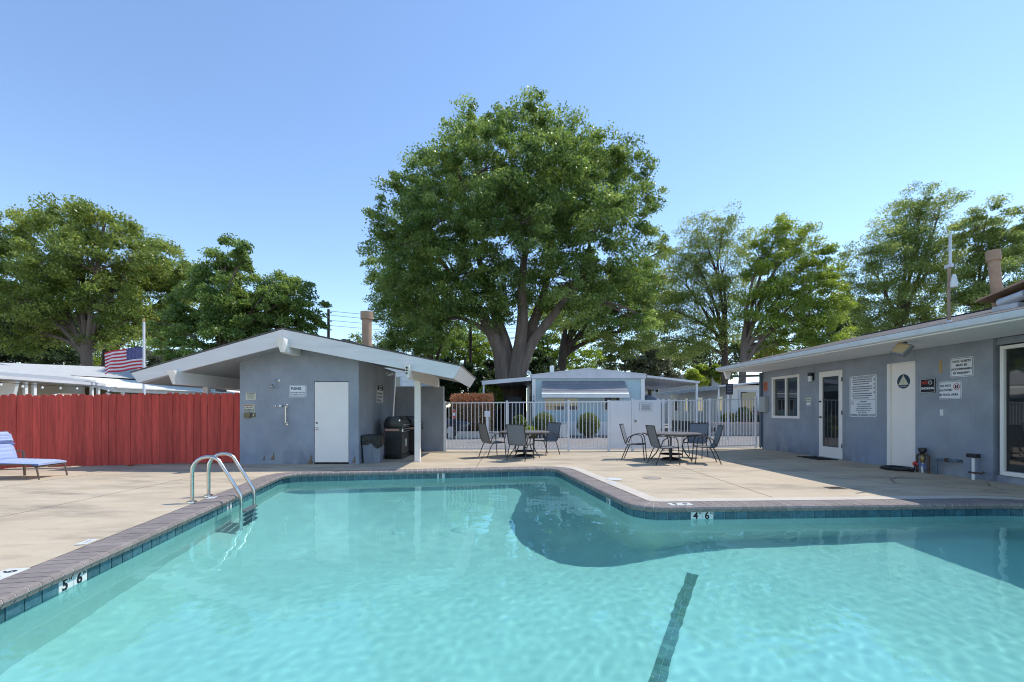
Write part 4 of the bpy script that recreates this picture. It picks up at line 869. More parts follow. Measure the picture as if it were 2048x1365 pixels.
pts += [(.34, .05, .06), (.30, .12, .13), (.25, .17, .16)]
MB().tube(pts, .0125, 7).build('coil', M('hose_black', (.012, .013, .016), .35), t, smooth=True)

# ================================================================== CENTRE MOBILE HOME (across the street)
HY = 23.0
hm = thing('mobile_home', 'pale aqua mobile home with white gable trim across the street', 'house', (3.8, HY, 0))
X0, X1 = 1.0, 6.62; ZE = 3.05; ZA = 3.38; XA = 3.82
MB().prism([(X0+.16, .0), (X1-.16, .0), (X1-.16, ZE-.1), (X0+.16, ZE-.1)], HY, HY+13).build('wall', aqua, hm, wold=True)
for q in range(27):
    x = X0+.35+q*.192; MB().bb((x, HY-.012, .72), (x+.05, HY-.001, 2.84)).build('siding_rib', aqua, hm, wold=True)
MB().bb((X0+.16, HY-.03, .02), (X1-.16, HY-.002, .70)).build('skirting', home_white, hm, wold=True)
MB().prism([(X0-.03, ZE-.19), (X1+.05, ZE-.19), (X1+.05, ZE+.03), (XA, ZA), (X0-.03, ZE)], HY-.12, HY-.02).build('gable_trim', home_trim, hm, wold=True)
MB().prism([(X0-.06, ZE+.0), (XA, ZA+.005), (X1+.08, ZE+.035), (X1+.08, ZE-.01), (XA, ZA-.05), (X0-.06, ZE-.05)], HY-.14, HY+13.2).build('roof', home_trim, hm, wold=True)
for x in (X0, X1-.18): MB().bb((x, HY-.06, 0), (x+.18, HY-.014, ZE-.2)).build('corner_board', home_white, hm, wold=True)
for a, b in ((1.6, 2.68), (2.72, 3.3), (4.55, 5.42)):
    w = MB().bb((a, HY-.03, 1.25), (b, HY-.013, 2.28)).build('window', home_trim, hm, wold=True); MB().bb((a+.05, HY-.036, 1.3), (b-.05, HY-.031, 2.23)).build('pane', glass_dark, w)
aw = MB().bar((1.45, HY-.62, 1.97), (5.72, HY-.62, 1.97), .02, .16).build('window_awning', home_white, hm, wold=True)
for q in range(7):
    f = q/6.0; y = HY-.03-.56*f; z = 2.72-.62*f; MB().box((3.57, y, z), (4.15+.1*f, .11, .018), Matrix.Rotation(R_(38), 3, 'X')).build('awning_slat', M('grey_slat', (.27, .27, .30), .6, .1, 3) if q < 6 else home_white, aw)
for q, b in enumerate('15'):
    o = place('house_number', text_mesh(b, .22, navy_print, bold=.006), hm); o.location = (-2.71, -.065, 1.95-.24*q)
MB().bb((2.0, HY+1.2, 3.1), (2.22, HY+1.4, 3.62)).build('flue', home_white, hm, wold=True)
MB().tube([(.95, HY+.1, 2.95), (.9, HY+.1, 3.2), (.82, HY+.1, 3.25), (.76, HY+.1, 3.1)], .05, 8).build('gooseneck_vent', home_white, hm, wold=True, smooth=True)
def carport(label, xa, za, xb, zb_, y0, y1, drop):
    t = thing('carport', label, 'carport', ((xa+xb)/2, y0, 0), 0, 'carports beside the aqua home')
    MB().prism([(xa, za), (xb, zb_), (xb, zb_-drop), (xa, za-drop)], y0, y0+.06).build('fascia', home_trim, t, wold=True)
    n = 9
    for q in range(n):
        a, b = q/n, (q+1)/n; za_, zb2 = za+(zb_-za)*a, za+(zb_-za)*b; xa_, xb2 = xa+(xb-xa)*a, xa+(xb-xa)*b
        MB().prism([(xa_, za_-.05), (xb2-.01, zb2-.05), (xb2-.01, zb2-.09), (xb2-.06, zb2-.12), (xa_+.05, za_-.12), (xa_, za_-.09)], y0+.065, y1).build('roof_panel', alum, t, wold=True)
    return t
cp = carport('carport with dark interior on the left side of the aqua home', -1.50, 2.74, .96, 2.95, HY-.1, HY+8, .2)
for x, y in ((-1.42, HY), (-1.42, HY+4), (-1.42, HY+7.9)): MB().bb((x-.04, y-.0, 0), (x+.04, y+.08, 2.55)).build('post', white_metal, cp, wold=True)
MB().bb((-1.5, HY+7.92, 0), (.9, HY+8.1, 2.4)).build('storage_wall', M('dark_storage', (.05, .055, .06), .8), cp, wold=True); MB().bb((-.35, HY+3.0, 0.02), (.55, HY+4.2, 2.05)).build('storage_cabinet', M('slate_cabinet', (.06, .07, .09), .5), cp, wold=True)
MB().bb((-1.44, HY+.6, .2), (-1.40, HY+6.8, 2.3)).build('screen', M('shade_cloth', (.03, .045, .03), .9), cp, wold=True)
cp = carport('aluminium carport sloping down on the right side of the aqua home', 6.72, 3.02, 9.35, 2.72, HY-.1, HY+7, .1)
for x, y in ((9.25, HY), (9.25, HY+6.8)): MB().bb((x-.04, y, 0), (x+.04, y+.08, 2.62)).build('post', white_metal, cp, wold=True)
t = thing('patio_umbrella', 'pale blue patio umbrella beyond the right carport', 'umbrella', (8.55, HY+6, 0)); MB().lathe([(1.3, 1.75), (.02, 2.25)], 10).build('canopy', M('pale_canopy', (.45, .52, .68), .8), t); MB().tube([(0, 0, 0), (0, 0, 2.2)], .025, 8).build('pole', alum, t)

t = thing('white_cottage', 'white board house glimpsed above the privacy wall behind the grills', 'house', (-7.6, 27, 0))
for q in range(14): MB().bb((-2.6, 0, q*.27), (2.2, .12, q*.27+.262)).build('siding_board', home_white, t)
MB().prism([(-2.9, 3.78), (-.2, 4.6), (2.5, 3.78), (2.5, 3.68), (-.2, 4.5), (-2.9, 3.68)], -.4, 7).build('roof', roof_grey, t); MB().bb((-2.6, .13, 0), (2.2, 6.8, 3.7)).build('wall', home_white, t)
w = MB().bb((.2, -.03, 2.2), (1.1, -.002, 3.3)).build('window', home_trim, t); MB().bb((.28, -.04, 2.28), (1.02, -.031, 3.22)).build('pane', glass_dark, w)
# ================================================================== RIGHT WHITE HOME, planter
wh = thing('white_mobile_home', 'long white mobile home with scalloped awning behind the right railing', 'house', (11.7, 24.5, 0))
WX = 11.75
MB().bb((WX, 24.6, .55), (WX+7, 34, 2.62)).build('wall', home_white, wh, wold=True); MB().bb((WX+.03, 24.63, 0), (WX+6.9, 33.9, .549)).build('skirting', M('dark_block', (.14, .12, .11), .9), wh, wold=True)
MB().prism([(WX-.95, 2.58), (WX+3, 2.95), (WX+7.4, 2.6), (WX+7.4, 2.5), (WX+3, 2.85), (WX-.95, 2.50)], 24.0, 34.4).build('roof', home_trim, wh, wold=True)
for q in range(42): MB().bb((WX-.98, 24.0+q*.247, 2.36), (WX-.955, 24.21+q*.247, 2.53)).build('awning_scallop', M('scallop', (.5, .52, .55), .6), wh, wold=True)
for y0, y1 in ((25.5, 26.3), (28.2, 29.0), (30.6, 31.2), (32.4, 33.3)):
    w = MB().bb((WX-.03, y0, 1.2), (WX-.001, y1, 2.1)).build('window', alum, wh, wold=True); MB().bb((WX-.037, y0+.06, 1.26), (WX-.031, y1-.06, 2.04)).build('pane', glass_dark, w)
for y in (24.2, 27.2, 30.2, 33.4): MB().tube([(WX-.88, y, 0), (WX-.88, y, 2.45)], .045, 8).build('awning_post', home_white, wh, wold=True)
w = MB().bb((WX+.35, 24.54, .4), (WX+1.35, 24.598, 2.35)).build('door', home_trim, wh, wold=True); MB().bb((WX+.45, 24.53, .5), (WX+1.25, 24.539, 2.25)).build('pane', glass_dark, w)
w = MB().bb((WX+1.6, 24.54, .5), (WX+3.1, 24.598, 2.25)).build('window', home_trim, wh, wold=True); MB().bb((WX+1.7, 24.53, .6), (WX+3.0, 24.539, 2.15)).build('pane', glass_dark, w)
for q in range(6): MB().bb((WX+3.3, 24.57, .9+q*.26), (WX+6.9, 24.598, 1.14+q*.26)).build('siding_board', home_white, wh, wold=True)
pl = thing('block_planter', 'low concrete block planter in front of the white home', 'planter', (12.2, 23.2, 0))
bk = MB().box((0, 0, 0), (.39, .19, .19)).mesh('block', block_m)
for r in range(3):
    for q in range(10): o = place('block', bk, pl); o.location = (-1.9+q*.40+(r % 2)*.2, 0, .1+r*.2)
MB().bb((-2.1, .1, 0), (2.3, 1.2, .56)).build('soil', M('soil', (.10, .07, .05), .95), pl); MB().bb((-2.12, -.12, .6), (2.3, .12, .66)).build('cap', M('pink_cap', (.5, .38, .34), .8), pl)
t = thing('notice_post', 'black notice board on a white post beyond the right railing', 'sign', (9.35, 19.9, 0)); MB().bb((-.035, -.035, 0), (.035, .035, 2.3)).build('post', white_metal, t); o = MB().box((0, 0, 0), (.28, .02, .46)).build('board', black_print, t); o.location = (.03, -.05, 2.18); o.rotation_euler = (0, 0, R_(-20)); 
for q in range(6): MB().box((0, -.012, .16-.065*q), (.2, .002, .025)).build('printed_line', grey_print, o)
# grey flat-roofed house far behind
t = thing('grey_house', 'flat roofed grey house far behind the white home', 'house', (16, 47, 0)); MB().bb((-4.5, 0, 0), (5.5, 8, 4.6)).build('wall', M('grey_wall', (.45, .45, .46), .8), t); MB().bb((-4.8, -.3, 4.6), (5.8, 8.3, 4.95)).build('roof', M('grey_roof', (.5, .5, .5), .8), t); w = MB().bb((-2.5, -.03, 3.0), (-1, -.002, 4.1)).build('window', home_trim, t); MB().bb((-2.4, -.04, 3.1), (-1.1, -.031, 4.0)).build('pane', glass_dark, w)

# ================================================================== LEFT HOMES BEHIND THE RED FENCE
h1 = thing('beige_home', 'beige mobile home with grey patio awning at the far left', 'house', (-19, 16, 0))
MB().bb((-24, 12.2, 0), (-18.2, 19.6, 2.45)).build('wall', home_beige, h1, wold=True)
MB().prism([(-24.3, 2.5), (-20.8, 3.12), (-17.9, 2.55), (-17.9, 2.46), (-24.3, 2.4)], 12, 19.8).build('roof', roof_grey, h1, wold=True)
MB().add([(-18.1, 12.2, 2.62), (-15.75, 12.2, 2.36), (-16.55, 18.6, 2.36), (-18.1, 18.6, 2.62), (-18.1, 12.2, 2.50), (-15.75, 12.2, 2.22), (-16.55, 18.6, 2.22), (-18.1, 18.6, 2.50)], [(0,1,2,3),(4,5,6,7),(0,1,5,4),(1,2,6,5),(2,3,7,6),(3,0,4,7)]).build('awning', alum, h1, wold=True)
MB().bar((-15.7, 12.2, 2.30), (-16.52, 18.6, 2.30), .16, .1).build('awning_gutter', home_trim, h1, wold=True)
for y in (13.3, 15.3, 15.62, 18.1, 18.42): x = -15.8-.8*(y-12.2)/6.4; MB().bb((x-.045, y-.045, 0), (x+.045, y+.045, 2.2)).build('post', home_white, h1, wold=True)
MB().prism([(-16.6, 2.2), (-16.05, 2.2), (-16.35, 1.0), (-16.6, 1.0)], 14.9, 15.0).build('brace', home_white, h1, wold=True)
w = MB().bb((-18.19, 15.6, .5), (-18.15, 16.5, 2.2)).build('door', home_trim, h1, wold=True); MB().bb((-18.145, 15.7, 1.2), (-18.13, 16.4, 2.1)).build('pane', glass_dark, w)
h2 = thing('white_awning_home', 'tan home with long white sunlit awning between the flag and the bath house', 'house', (-19, 24, 0))
MB().bb((-26, 20.6, 0), (-17.8, 34, 2.3)).build('wall', M('tan_wall', (.30, .25, .16), .8), h2, wold=True)
MB().add([(-26.5, 20.0, 2.75), (-19.8, 20.0, 2.82), (-17.6, 34.5, 3.1), (-26.5, 34.5, 4.0), (-22.5, 20, 3.35), (-21.5, 34.5, 4.2)], [(0, 1, 4), (4, 1, 2, 5), (0, 4, 5, 3), (3, 5, 2), (0, 1, 2, 3)]).build('roof', roof_grey, h2, wold=True)
MB().add([(-19.75, 19.5, 2.80), (-16.9, 19.5, 2.22), (-14.6, 33.5, 2.22), (-17.7, 33.5, 2.80), (-19.75, 19.5, 2.70), (-16.9, 19.5, 2.05), (-14.6, 33.5, 2.05), (-17.7, 33.5, 2.70)], [(0,1,2,3),(4,5,6,7),(0,1,5,4),(1,2,6,5),(2,3,7,6),(3,0,4,7)]).build('awning', home_white, h2, wold=True)
MB().bar((-16.85, 19.45, 2.24), (-14.55, 33.5, 2.24), .34, .05).build('awning_fascia', home_white, h2, wold=True)
for q in range(6): y = 19.9+q*2.5; x = -16.9+2.3*(y-19.5)/14; MB().bb((x-.05, y-.05, 0), (x+.05, y+.05, 2.04)).build('post', home_white, h2, wold=True)
MB().tube([(-17.0, 19.4, 2.1), (-17.1, 19.4, 2.0), (-16.45, 19.4, 1.72), (-16.4, 19.4, 1.0)], .05, 8).build('downspout', home_white, h2, wold=True, smooth=True)
MB().lathe([(.12, -.1), (.12, .22), (.2, .24), (.2, .3), (.12, .33), (.12, .38), (.2, .4), (.16, .48)], 14, (-17.5, 23.5, 2.86)).build('roof_ventilator', alum, h2, wold=True)
for y in (23, 26.5): w = MB().bb((-17.79, y, 1.0), (-17.75, y+1.6, 2.0)).build('window', home_trim, h2, wold=True); MB().bb((-17.745, y+.08, 1.08), (-17.73, y+1.52, 1.92)).build('pane', glass_dark, w)
def string_lights(label, A, B, n, sag):
    t = thing('string_lights', label, 'string lights', A, 0, 'string lights under the awnings'); A, B = Vector(A), Vector(B); P = []
    for k in range(21): f = k/20; P.append((B-A)*f+Vector((0, 0, -sag*4*f*(1-f))))
    MB().tube(P, .008, 5).build('cable', black_metal, t)
    for k in range(n):
        f = (k+.5)/n; p = (B-A)*f+Vector((0, 0, -sag*4*f*(1-f))); b = MB().lathe([(.018, -.02), (.02, -.05), (.042, -.09), (.03, -.125), (.01, -.13)], 10, tuple(p)).build('bulb', white_tile, t, smooth=True); MB().lathe([(.02, .0), (.02, -.03)], 8, tuple(p)).build('socket', black_metal, b)
string_lights('string of bulbs under the grey awning at the far left', (-15.85, 13.3, 2.18), (-16.35, 17.6, 2.18), 6, .05)
string_lights('string of small bulbs under the white awning behind the red fence', (-16.75, 20.6, 1.98), (-15.3, 29.5, 1.98), 14, .12)
t = thing('lamp_globe', 'white mushroom lamp top showing above the red fence', 'lamp', (-15.0, 15.2, 0)); MB().tube([(0, 0, 0), (0, 0, 1.72)], .03, 8).build('pole', white_metal, t); MB().lathe([(.18, 1.70), (.19, 1.73), (.12, 1.79), (.03, 1.81)], 18).build('shade', white_tile, t, smooth=True)

# ================================================================== FLAG
fl = thing('flagpole', 'white flagpole with a gold ball rising behind the bath house roof', 'flagpole', (-14.88, 18.6, 0))
MB().tube([(0, 0, 0), (0, 0, 4.85)], [.055, .042], 12).build('pole', white_metal, fl, smooth=True); MB().lathe([(.01, 4.85), (.05, 4.88), (.06, 4.92), (.045, 4.97), (.005, 4.99)], 14).build('ball', M('gold_ball', (.55, .36, .12), .35, metal=.7), fl, smooth=True)
fr_, fw_, fb_ = M('flag_red', (.50, .035, .05), .8), M('flag_white', (.66, .64, .65), .8), M('flag_blue', (.035, .04, .17), .8)
fg = thing('american_flag', 'American flag flying to the left from the flagpole', 'flag', (-14.93, 18.6, 2.96))
def flag_pt(u, v):                              # u from the pole outwards (0..1), v from bottom to top
    w_, h_ = 1.5, .88; wave = .16*u*math.sin(u*7.0+v*.9)+.05*math.sin(u*15+v*2)*u
    return Vector((-u*w_*.95, wave-.25*u, v*h_-.30*u*(.45+.55*u)+.05*math.sin(u*8+.6)*u))
NU = 40
for s in range(13):
    m = MB(); vs = []; u0 = .4 if s < 7 else 0.0         # s counts from the top; canton takes the hoist of the top seven
    for i in range(NU+1):
        u = u0+(1-u0)*i/NU; vs += [flag_pt(u, 1-s/13), flag_pt(u, 1-(s+1)/13)]
    m.add(vs, [(2*i, 2*i+1, 2*i+3, 2*i+2) for i in range(NU)]); m.build('stripe', fr_ if s % 2 == 0 else fw_, fg, smooth=True, fix=False)
m = MB(); vs = [flag_pt(.4*i/16, 1-7/13*j/8) for i in range(17) for j in range(9)]; m.add(vs, [(i*9+j, i*9+j+1, (i+1)*9+j+1, (i+1)*9+j) for i in range(16) for j in range(8)]); cn = m.build('canton', fb_, fg, smooth=True, fix=False)
m = MB()
for r in range(9):
    for c in range(6 if r % 2 == 0 else 5):
        u = .4*((2*c+1 if r % 2 == 0 else 2*c+2))/12; v = 1-7/13*(r+1)/10; p = flag_pt(u, v)+Vector((0, -.006, 0)); pts = []
        for k in range(10): a = R_(90+36*k); rr = .024 if k % 2 == 0 else .0095; pts.append((p.x+rr*math.cos(a), p.y, p.z+rr*math.sin(a)))
        m.add(pts, [tuple(range(10))])
struct(m.build('stars', fw_, cn, fix=False), 'stuff')

# ================================================================== UTILITY POLES AND WIRES, STREET THINGS
def wire(label, A, B, sag, r=.016, grp='overhead wires'):
    A, B = Vector(A), Vector(B); P = [(B-A)*(k/24)+Vector((0, 0, -sag*4*(k/24)*(1-k/24))) for k in range(25)]
    o = MB().tube(P, r, 5).build('overhead_wire', black_metal); o.location = A; return tag(o, label, 'wire', grp)
def upole(label, px, py, Y, w, arms=0):
    p = at(px, py, Y); t = thing('utility_pole', label, 'pole', (p.x, Y, 0), 0, 'utility poles'); MB().tube([(0, 0, 0), (0, 0, p.z)], [w*1.15, w*.85], 10).build('pole', wood_pole, t, smooth=True)
    for k in range(arms):
        b = MB().lathe([(.05, 0), (.07, .05), (.05, .1), (.03, .14)], 8, (w+.08, 0, p.z-.35-k*.75)).build('insulator', black_metal, t)
    return p
p1 = upole('dark utility pole with wires beside the left trees', 657, 619, 40, .13, 3)
upole('dark bare utility pole left of the big tree trunk', 941, 640, 34, .11, 0)
for k, (dz, s) in enumerate(((-.15, .3), (-.5, .35), (-.95, .3), (-1.4, .3))):
    wire('%s overhead wire right of the left utility pole' % ('topmost', 'second', 'third', 'lowest')[k], (p1.x, p1.y, p1.z+dz), (p1.x+26, p1.y+6, p1.z+dz-.3), s)
wire('sagging dark cable crossing in front of the big tree trunk', at(760, 700, 38), at(1030, 676, 38), .5, .03)
for k in range(2): wire(('upper', 'lower')[k]+' pale cable behind the club house roof end', at(1300, 706+8*k, 42), at(1560, 709+6*k, 42), .15, .022)
t = thing('no_parking_sign', 'narrow red and white sign on a dark post behind the railing', 'sign', (-2.52, 20.0, 0)); MB().bb((-.03, -.03, 0), (.03, .03, 1.4)).build('post', black_metal, t); MB().prism(rrect(.12, .42, .05), -.05, -.035).build('board', white_metal, t).location = (.0, 0, 1.10)
for z in (.13, -.13): o = MB().prism(rrect(.11, .13, .04), -.056, -.051).build('red_panel', red_print, t); o.location = (0, 0, 1.10+z)
t = thing('meter_post', 'white utility pedestal behind the left railing', 'pedestal', (-1.0, 18.6, 0)); MB().bb((-.05, -.05, 0), (.05, .05, 1.0)).build('post', white_metal, t); MB().box((0, -.02, 1.12), (.22, .14, .24)).build('meter_box', white_metal, t, bevel=.01)
kb = thing('planter_kerb', 'pale concrete kerb round the brown topped hedge', 'kerb', (-2.2, 21.2, 0)); MB().bb((-.75, 0, 0), (1.6, .16, .30)).build('front_kerb', band_m, kb); MB().bb((-.75, .162, 0), (-.6, 2.6, .30)).build('side_kerb', band_m, kb)
# parked dark car beyond the left end of the railing
cr = thing('parked_car', 'dark blue car parked beyond the left end of the white railing', 'car', (-4.1, 22.2, 0), R_(-4)); cm = M('car_paint', (.015, .025, .055), .25, .05, 2, coat=.6)
body = MB().prism([(-2.1, .28), (2.1, .28), (2.18, .5), (2.1, .76), (1.2, .88), (-1.5, .92), (-2.12, .80), (-2.18, .5)], -.85, .85).build('body', cm, cr, smooth=True, bevel=.04)
cb = MB().add([(1.15, -.78, .88), (1.15, .78, .88), (-1.75, .78, .9), (-1.75, -.78, .9), (.35, -.62, 1.42), (.35, .62, 1.42), (-1.1, .62, 1.43), (-1.1, -.62, 1.43)], [(0,1,2,3),(4,5,6,7),(0,1,5,4),(1,2,6,5),(2,3,7,6),(3,0,4,7)]).build('cabin', cm, cr)
MB().add([(.98, -.755, .93), (.36, -.645, 1.36), (-1.05, -.645, 1.37), (-1.55, -.755, .95)], [(0, 1, 2, 3)]).build('side_window', glass_dark, cr, fix=False).location = (0, -.02, 0)
MB().add([(1.1, -.68, .93), (1.1, .68, .93), (.42, .56, 1.37), (.42, -.56, 1.37)], [(0, 1, 2, 3)]).build('windshield', glass_dark, cr, fix=False).location = (.03, 0, .01)
for x in (-1.35, 1.35):
    for y in (-.8, .8): w = MB().lathe([(.31, -.1), (.32, -.08), (.32, .08), (.31, .1)], 20).build('wheel', black_metal, cr); w.location = (x, y, .32); w.rotation_euler = (R_(90), 0, 0); MB().lathe([(.2, -.105), (.2, .105)], 14).build('rim', alum, w)
for y in (-.6, .6): MB().box((2.12, y, .64), (.06, .3, .12)).build('headlight', white_tile, cr, bevel=.01)
# pots in front of the aqua home
t = thing('white_pot', 'tall white planter pot in front of the aqua home', 'pot', (2.42, 21.7, 0)); MB().lathe([(.2, 0), (.24, .5), (.27, .62), (.25, .62), (.22, .55)], 16).build('pot', white_tile, t, smooth=True); MB().lathe([(.22, .55), (.1, .64)], 12).build('soil', M('soil', (.1, .07, .05)), t)
t = thing('tan_pot', 'tan urn with orange plant beside the solid gate', 'pot', (4.85, 21.8, 0)); MB().lathe([(.18, 0), (.3, .25), (.3, .42), (.2, .55), (.22, .6)], 16).build('urn', terracotta, t, smooth=True)

# ================================================================== VEGETATION
def leaf_mesh(name, C, size, mat, aspect=.5, droop=.3, tone_of=None, rg=rng):
    """C: leaf centres (n,3). one rhombic leaf (2 triangles) for each"""
    n = len(C); a = rg.normal(size=(n, 3)); a[:, 2] -= droop; a /= np.linalg.norm(a, axis=1)[:, None]
    b = rg.normal(size=(n, 3)); b[:, 2] *= .6; b -= a*(a*b).sum(1)[:, None]; b /= np.linalg.norm(b, axis=1)[:, None]
    s = size*rg.uniform(.65, 1.25, n)[:, None]; w = s*aspect; c = np.cross(a, b)*s*.12
    V = np.stack([C-a*s*.5, C+b*w*.5+c, C+a*s*.5, C-b*w*.5+c], 1).reshape(-1, 3)
    me = bpy.data.meshes.new(name); me.vertices.add(4*n); me.vertices.foreach_set('co', V.astype(np.float32).ravel())
    me.loops.add(4*n); me.loops.foreach_set('vertex_index', np.arange(4*n, dtype=np.int32)); me.polygons.add(n)
    me.polygons.foreach_set('loop_start', np.arange(0, 4*n, 4, dtype=np.int32)); me.update(calc_edges=True)
    tn = tone_of if tone_of is not None else rg.uniform(0, 1, n); at_ = me.attributes.new('tone', 'FLOAT', 'FACE'); at_.data.foreach_set('value', np.clip(tn, 0, 1).astype(np.float32))
    me.materials.append(mat); return me
def curve(p0, p1, bend, n=6):
    p0, p1 = Vector(p0), Vector(p1); mid = (p0+p1)/2+Vector(bend); return [((1-t)**2)*p0+2*t*(1-t)*mid+t*t*p1 for t in [k/n for k in range(n+1)]]
def tree(name, label, base, Y, lobes, trunk, fork, leafm, nleaf, size=.24, bk=bark, clump=.55, group='trees beyond the pool yard', aspect=.5, droop=.3, seed=0, spread=1.0, extra=None, dead=0, twigs=1.0, limbs=None):
    """lobes: (px, py, r_px[, depth]) photo positions at depth Y -> ball-shaped masses of real size; base, fork: photo positions of the trunk"""
    rg = np.random.default_rng(100+seed); rd = random.Random(100+seed); ppm = 920/Y
    b = at(*base, Y); b.z = 0; f = at(*fork, Y); t = thing(name, label, 'tree', (b.x, Y, 0), 0, group); O = Vector((b.x, Y, 0))
    L = []
    for lb in lobes:
        c = at(lb[0], lb[1], Y); r = lb[2]/ppm; dep = lb[3] if len(lb) > 3 else rd.uniform(-.32, .32)*spread*(max(l[0] for l in lobes)-min(l[0] for l in lobes))/ppm*.5
        c = Vector((c.x, Y+dep, c.z)); k = (Y+dep)/Y; c.x *= k; c.z = HC+(c.z-HC)*k; L.append((c, r*k))
    tr = MB(); fk = f-O; hubs = []
    if limbs:
        for rad0, pth in limbs:
            P = []
            for q in range(len(pth)-1):
                for w in range(4): u = w/4; A_, B_ = pth[q], pth[q+1]; P.append((A_[0]*(1-u)+B_[0]*u, A_[1]*(1-u)+B_[1]*u, (A_[2] if len(A_) > 2 else 0)*(1-u)+(B_[2] if len(B_) > 2 else 0)*u))
            P.append(tuple(pth[-1])+((0,) if len(pth[-1]) < 3 else ()))
            W3 = []
            for q, (x_, y_, d_) in enumerate(P): v = at(x_, y_, Y)-O; v.y += d_; W3.append(v+Vector((rd.uniform(-.05, .05), rd.uniform(-.05, .05), 0)))
            for _ in range(2): W3 = [W3[0]]+[(W3[k-1]+2*W3[k]+W3[k+1])/4 for k in range(1, len(W3)-1)]+[W3[-1]]
            n_ = len(W3); rr = [max(.05, rad0*(1-.68*k/(n_-1))) for k in range(n_)]
            if W3[0].z < 4: W3 = [Vector((W3[0].x*.8, W3[0].y*.8, -.2))]+W3; rr = [rr[0]*1.15]+rr
            tr.tube(W3, rr, 10); hubs += [(W3[k], rr[k]) for k in range(n_//2, n_)]
    else: tr.tube([(0, 0, -.2), (0, 0, .3), fk*.5+Vector((rd.uniform(-.1, .1), 0, .1)), fk, fk+Vector((fk.x*.15, 0, fk.z*.22))], [trunk*1.35, trunk*1.08, trunk*.92, trunk*.8, trunk*.35], 10)
    V_tot = sum(r**2.3 for _, r in L); CL = []; mbx = MB()
    for i, (c, r) in enumerate(L):
        tgt = c-O; rad = trunk*max(.16, min(.52, .30*r/ (trunk*2.5)))
        src = fk*(rd.uniform(.72, 1.0))
        if limbs: h = min((q for q in hubs if q[0].z < tgt.z+1), key=lambda q: (q[0]-tgt).length, default=(fk, trunk)); src = h[0]; rad = min(rad, h[1]*.8)
        elif hubs and rd.random() < .5:
            h = min(hubs, key=lambda q: (q[0]-tgt).length)
            if (h[0]-tgt).length < (src-tgt).length and h[0].z < tgt.z: src = h[0]; rad = min(rad, h[1]*.85)
        dl = (tgt-src).length; P = curve(src, tgt, (rd.uniform(-.1, .1)*dl-.12*(tgt.x-src.x), rd.uniform(-.1, .1)*dl, dl*.14), 7); tr.tube(P, [rad*(1-.75*k/7) for k in range(8)], 7); hubs.append((P[4], rad*.55))
        nc = max(8, int(46*(r/2.0)**2*twigs)); r_ = r*.92; 
        for q in range(nc):
            d = Vector(rg.normal(size=3)).normalized(); rr = r_*(rd.random()**.42); p = tgt+Vector((d.x*rr, d.y*rr, d.z*rr*.92))
            CL.append((p, r, d)); 
            if q % 3 == 0:
                s0 = P[rd.choice((3, 4, 5, 6))]; tr.tube(curve(s0, p, (0, 0, .25*r*rd.random()), 3), [rad*.25, rad*.18, rad*.11, .008], 4, cap=False)
    tr.build('trunk', bk, t, smooth=True, fix=False)
    W = np.array([r for _, r, _d in CL])**.5; cnt = np.maximum(3, (nleaf*W/W.sum()).astype(int)); Cs = []; To = []
    for (p, r, q_), k in zip(CL, cnt):
        sg = clump*rg.uniform(.55, 1.3)*min(1, .5+r*.25)*1.25; dd = rg.normal(size=(k, 3)); dd /= np.linalg.norm(dd, axis=1)[:, None]
        off = dd*(rg.random(k)**.42)[:, None]*np.array([sg, sg, sg*.55]); ow = np.array(q_); off += ow[None]*(rg.random(k)*sg*.8)[:, None]; hang = np.hypot(off[:, 0], off[:, 1]); off[:, 2] -= droop*.55*hang
        Cs.append(np.array(p)[None]+off); To.append(np.full(k, rg.normal(.48, .28))+rg.normal(0, .24, k))
    C = np.concatenate(Cs); T = np.concatenate(To)
    place('crown', leaf_mesh('crown', C, size, leafm, aspect, droop, T, rg), t)
    if dead:
        for q in range(dead):
            p, r, _d = CL[int(rg.integers(len(CL)))]; Cc = np.array(p)[None]+rg.normal(size=(160, 3))*.38; place('dead_spray', leaf_mesh('dead_spray', Cc, size*.9, leaf_brown, aspect, .6, None, rg), t)
    return t
big = [(1045,252,50),(1078,222,34),(955,256,46),(985,240,30),(1125,290,62),(1170,302,45),(905,305,62),(1215,310,55),(1265,335,45),(1000,330,95,-2.5),(1100,355,95,-2),(855,370,62),(815,385,50),(1285,395,40),(775,440,45),(890,440,95,-2.5),(1020,460,110,-3.5),(1165,430,100,-2.5),(1265,450,55),(775,500,45),(820,520,65),(905,550,80,-2),(1230,540,75),(1140,560,80,-2),(1050,560,60,2),(985,590,60,-1),(1285,560,40),(795,590,50),(860,620,52),(1280,630,42),(925,615,42),(865,655,42,-1),(1005,625,32,1.5),(1105,615,42,1),(1185,625,45,-1),(820,560,55,-2),(950,400,80,4),(1080,420,90,4.5),(1200,380,70,4),(840,470,70,4)]
tree('ash_tree', 'huge spreading green tree behind the aqua home', (1026, 750), 29, big, .78, (1024, 700), leaf_ash, 255000, .18, clump=.5, seed=1, twigs=1.0, limbs=[(.55, [(1008,752),(1000,700),(975,645),(940,592),(890,540)]), (.5, [(1018,752,.3),(1014,700,.3),(992,630,.6),(968,560,1),(950,480,1)]), (.5, [(1030,752,-.2),(1040,695,-.2),(1046,630,-.5),(1042,575,-.8),(1055,490,-1)]), (.48, [(1036,752),(1050,690,.2),(1076,625,.8),(1092,570,1.2),(1112,470,1.5)]), (.40, [(1040,752,-.1),(1062,685,-.2),(1098,645,-.6),(1138,592,-1),(1190,530,-1)]), (.22, [(998,690),(965,655),(915,632),(865,650)])])
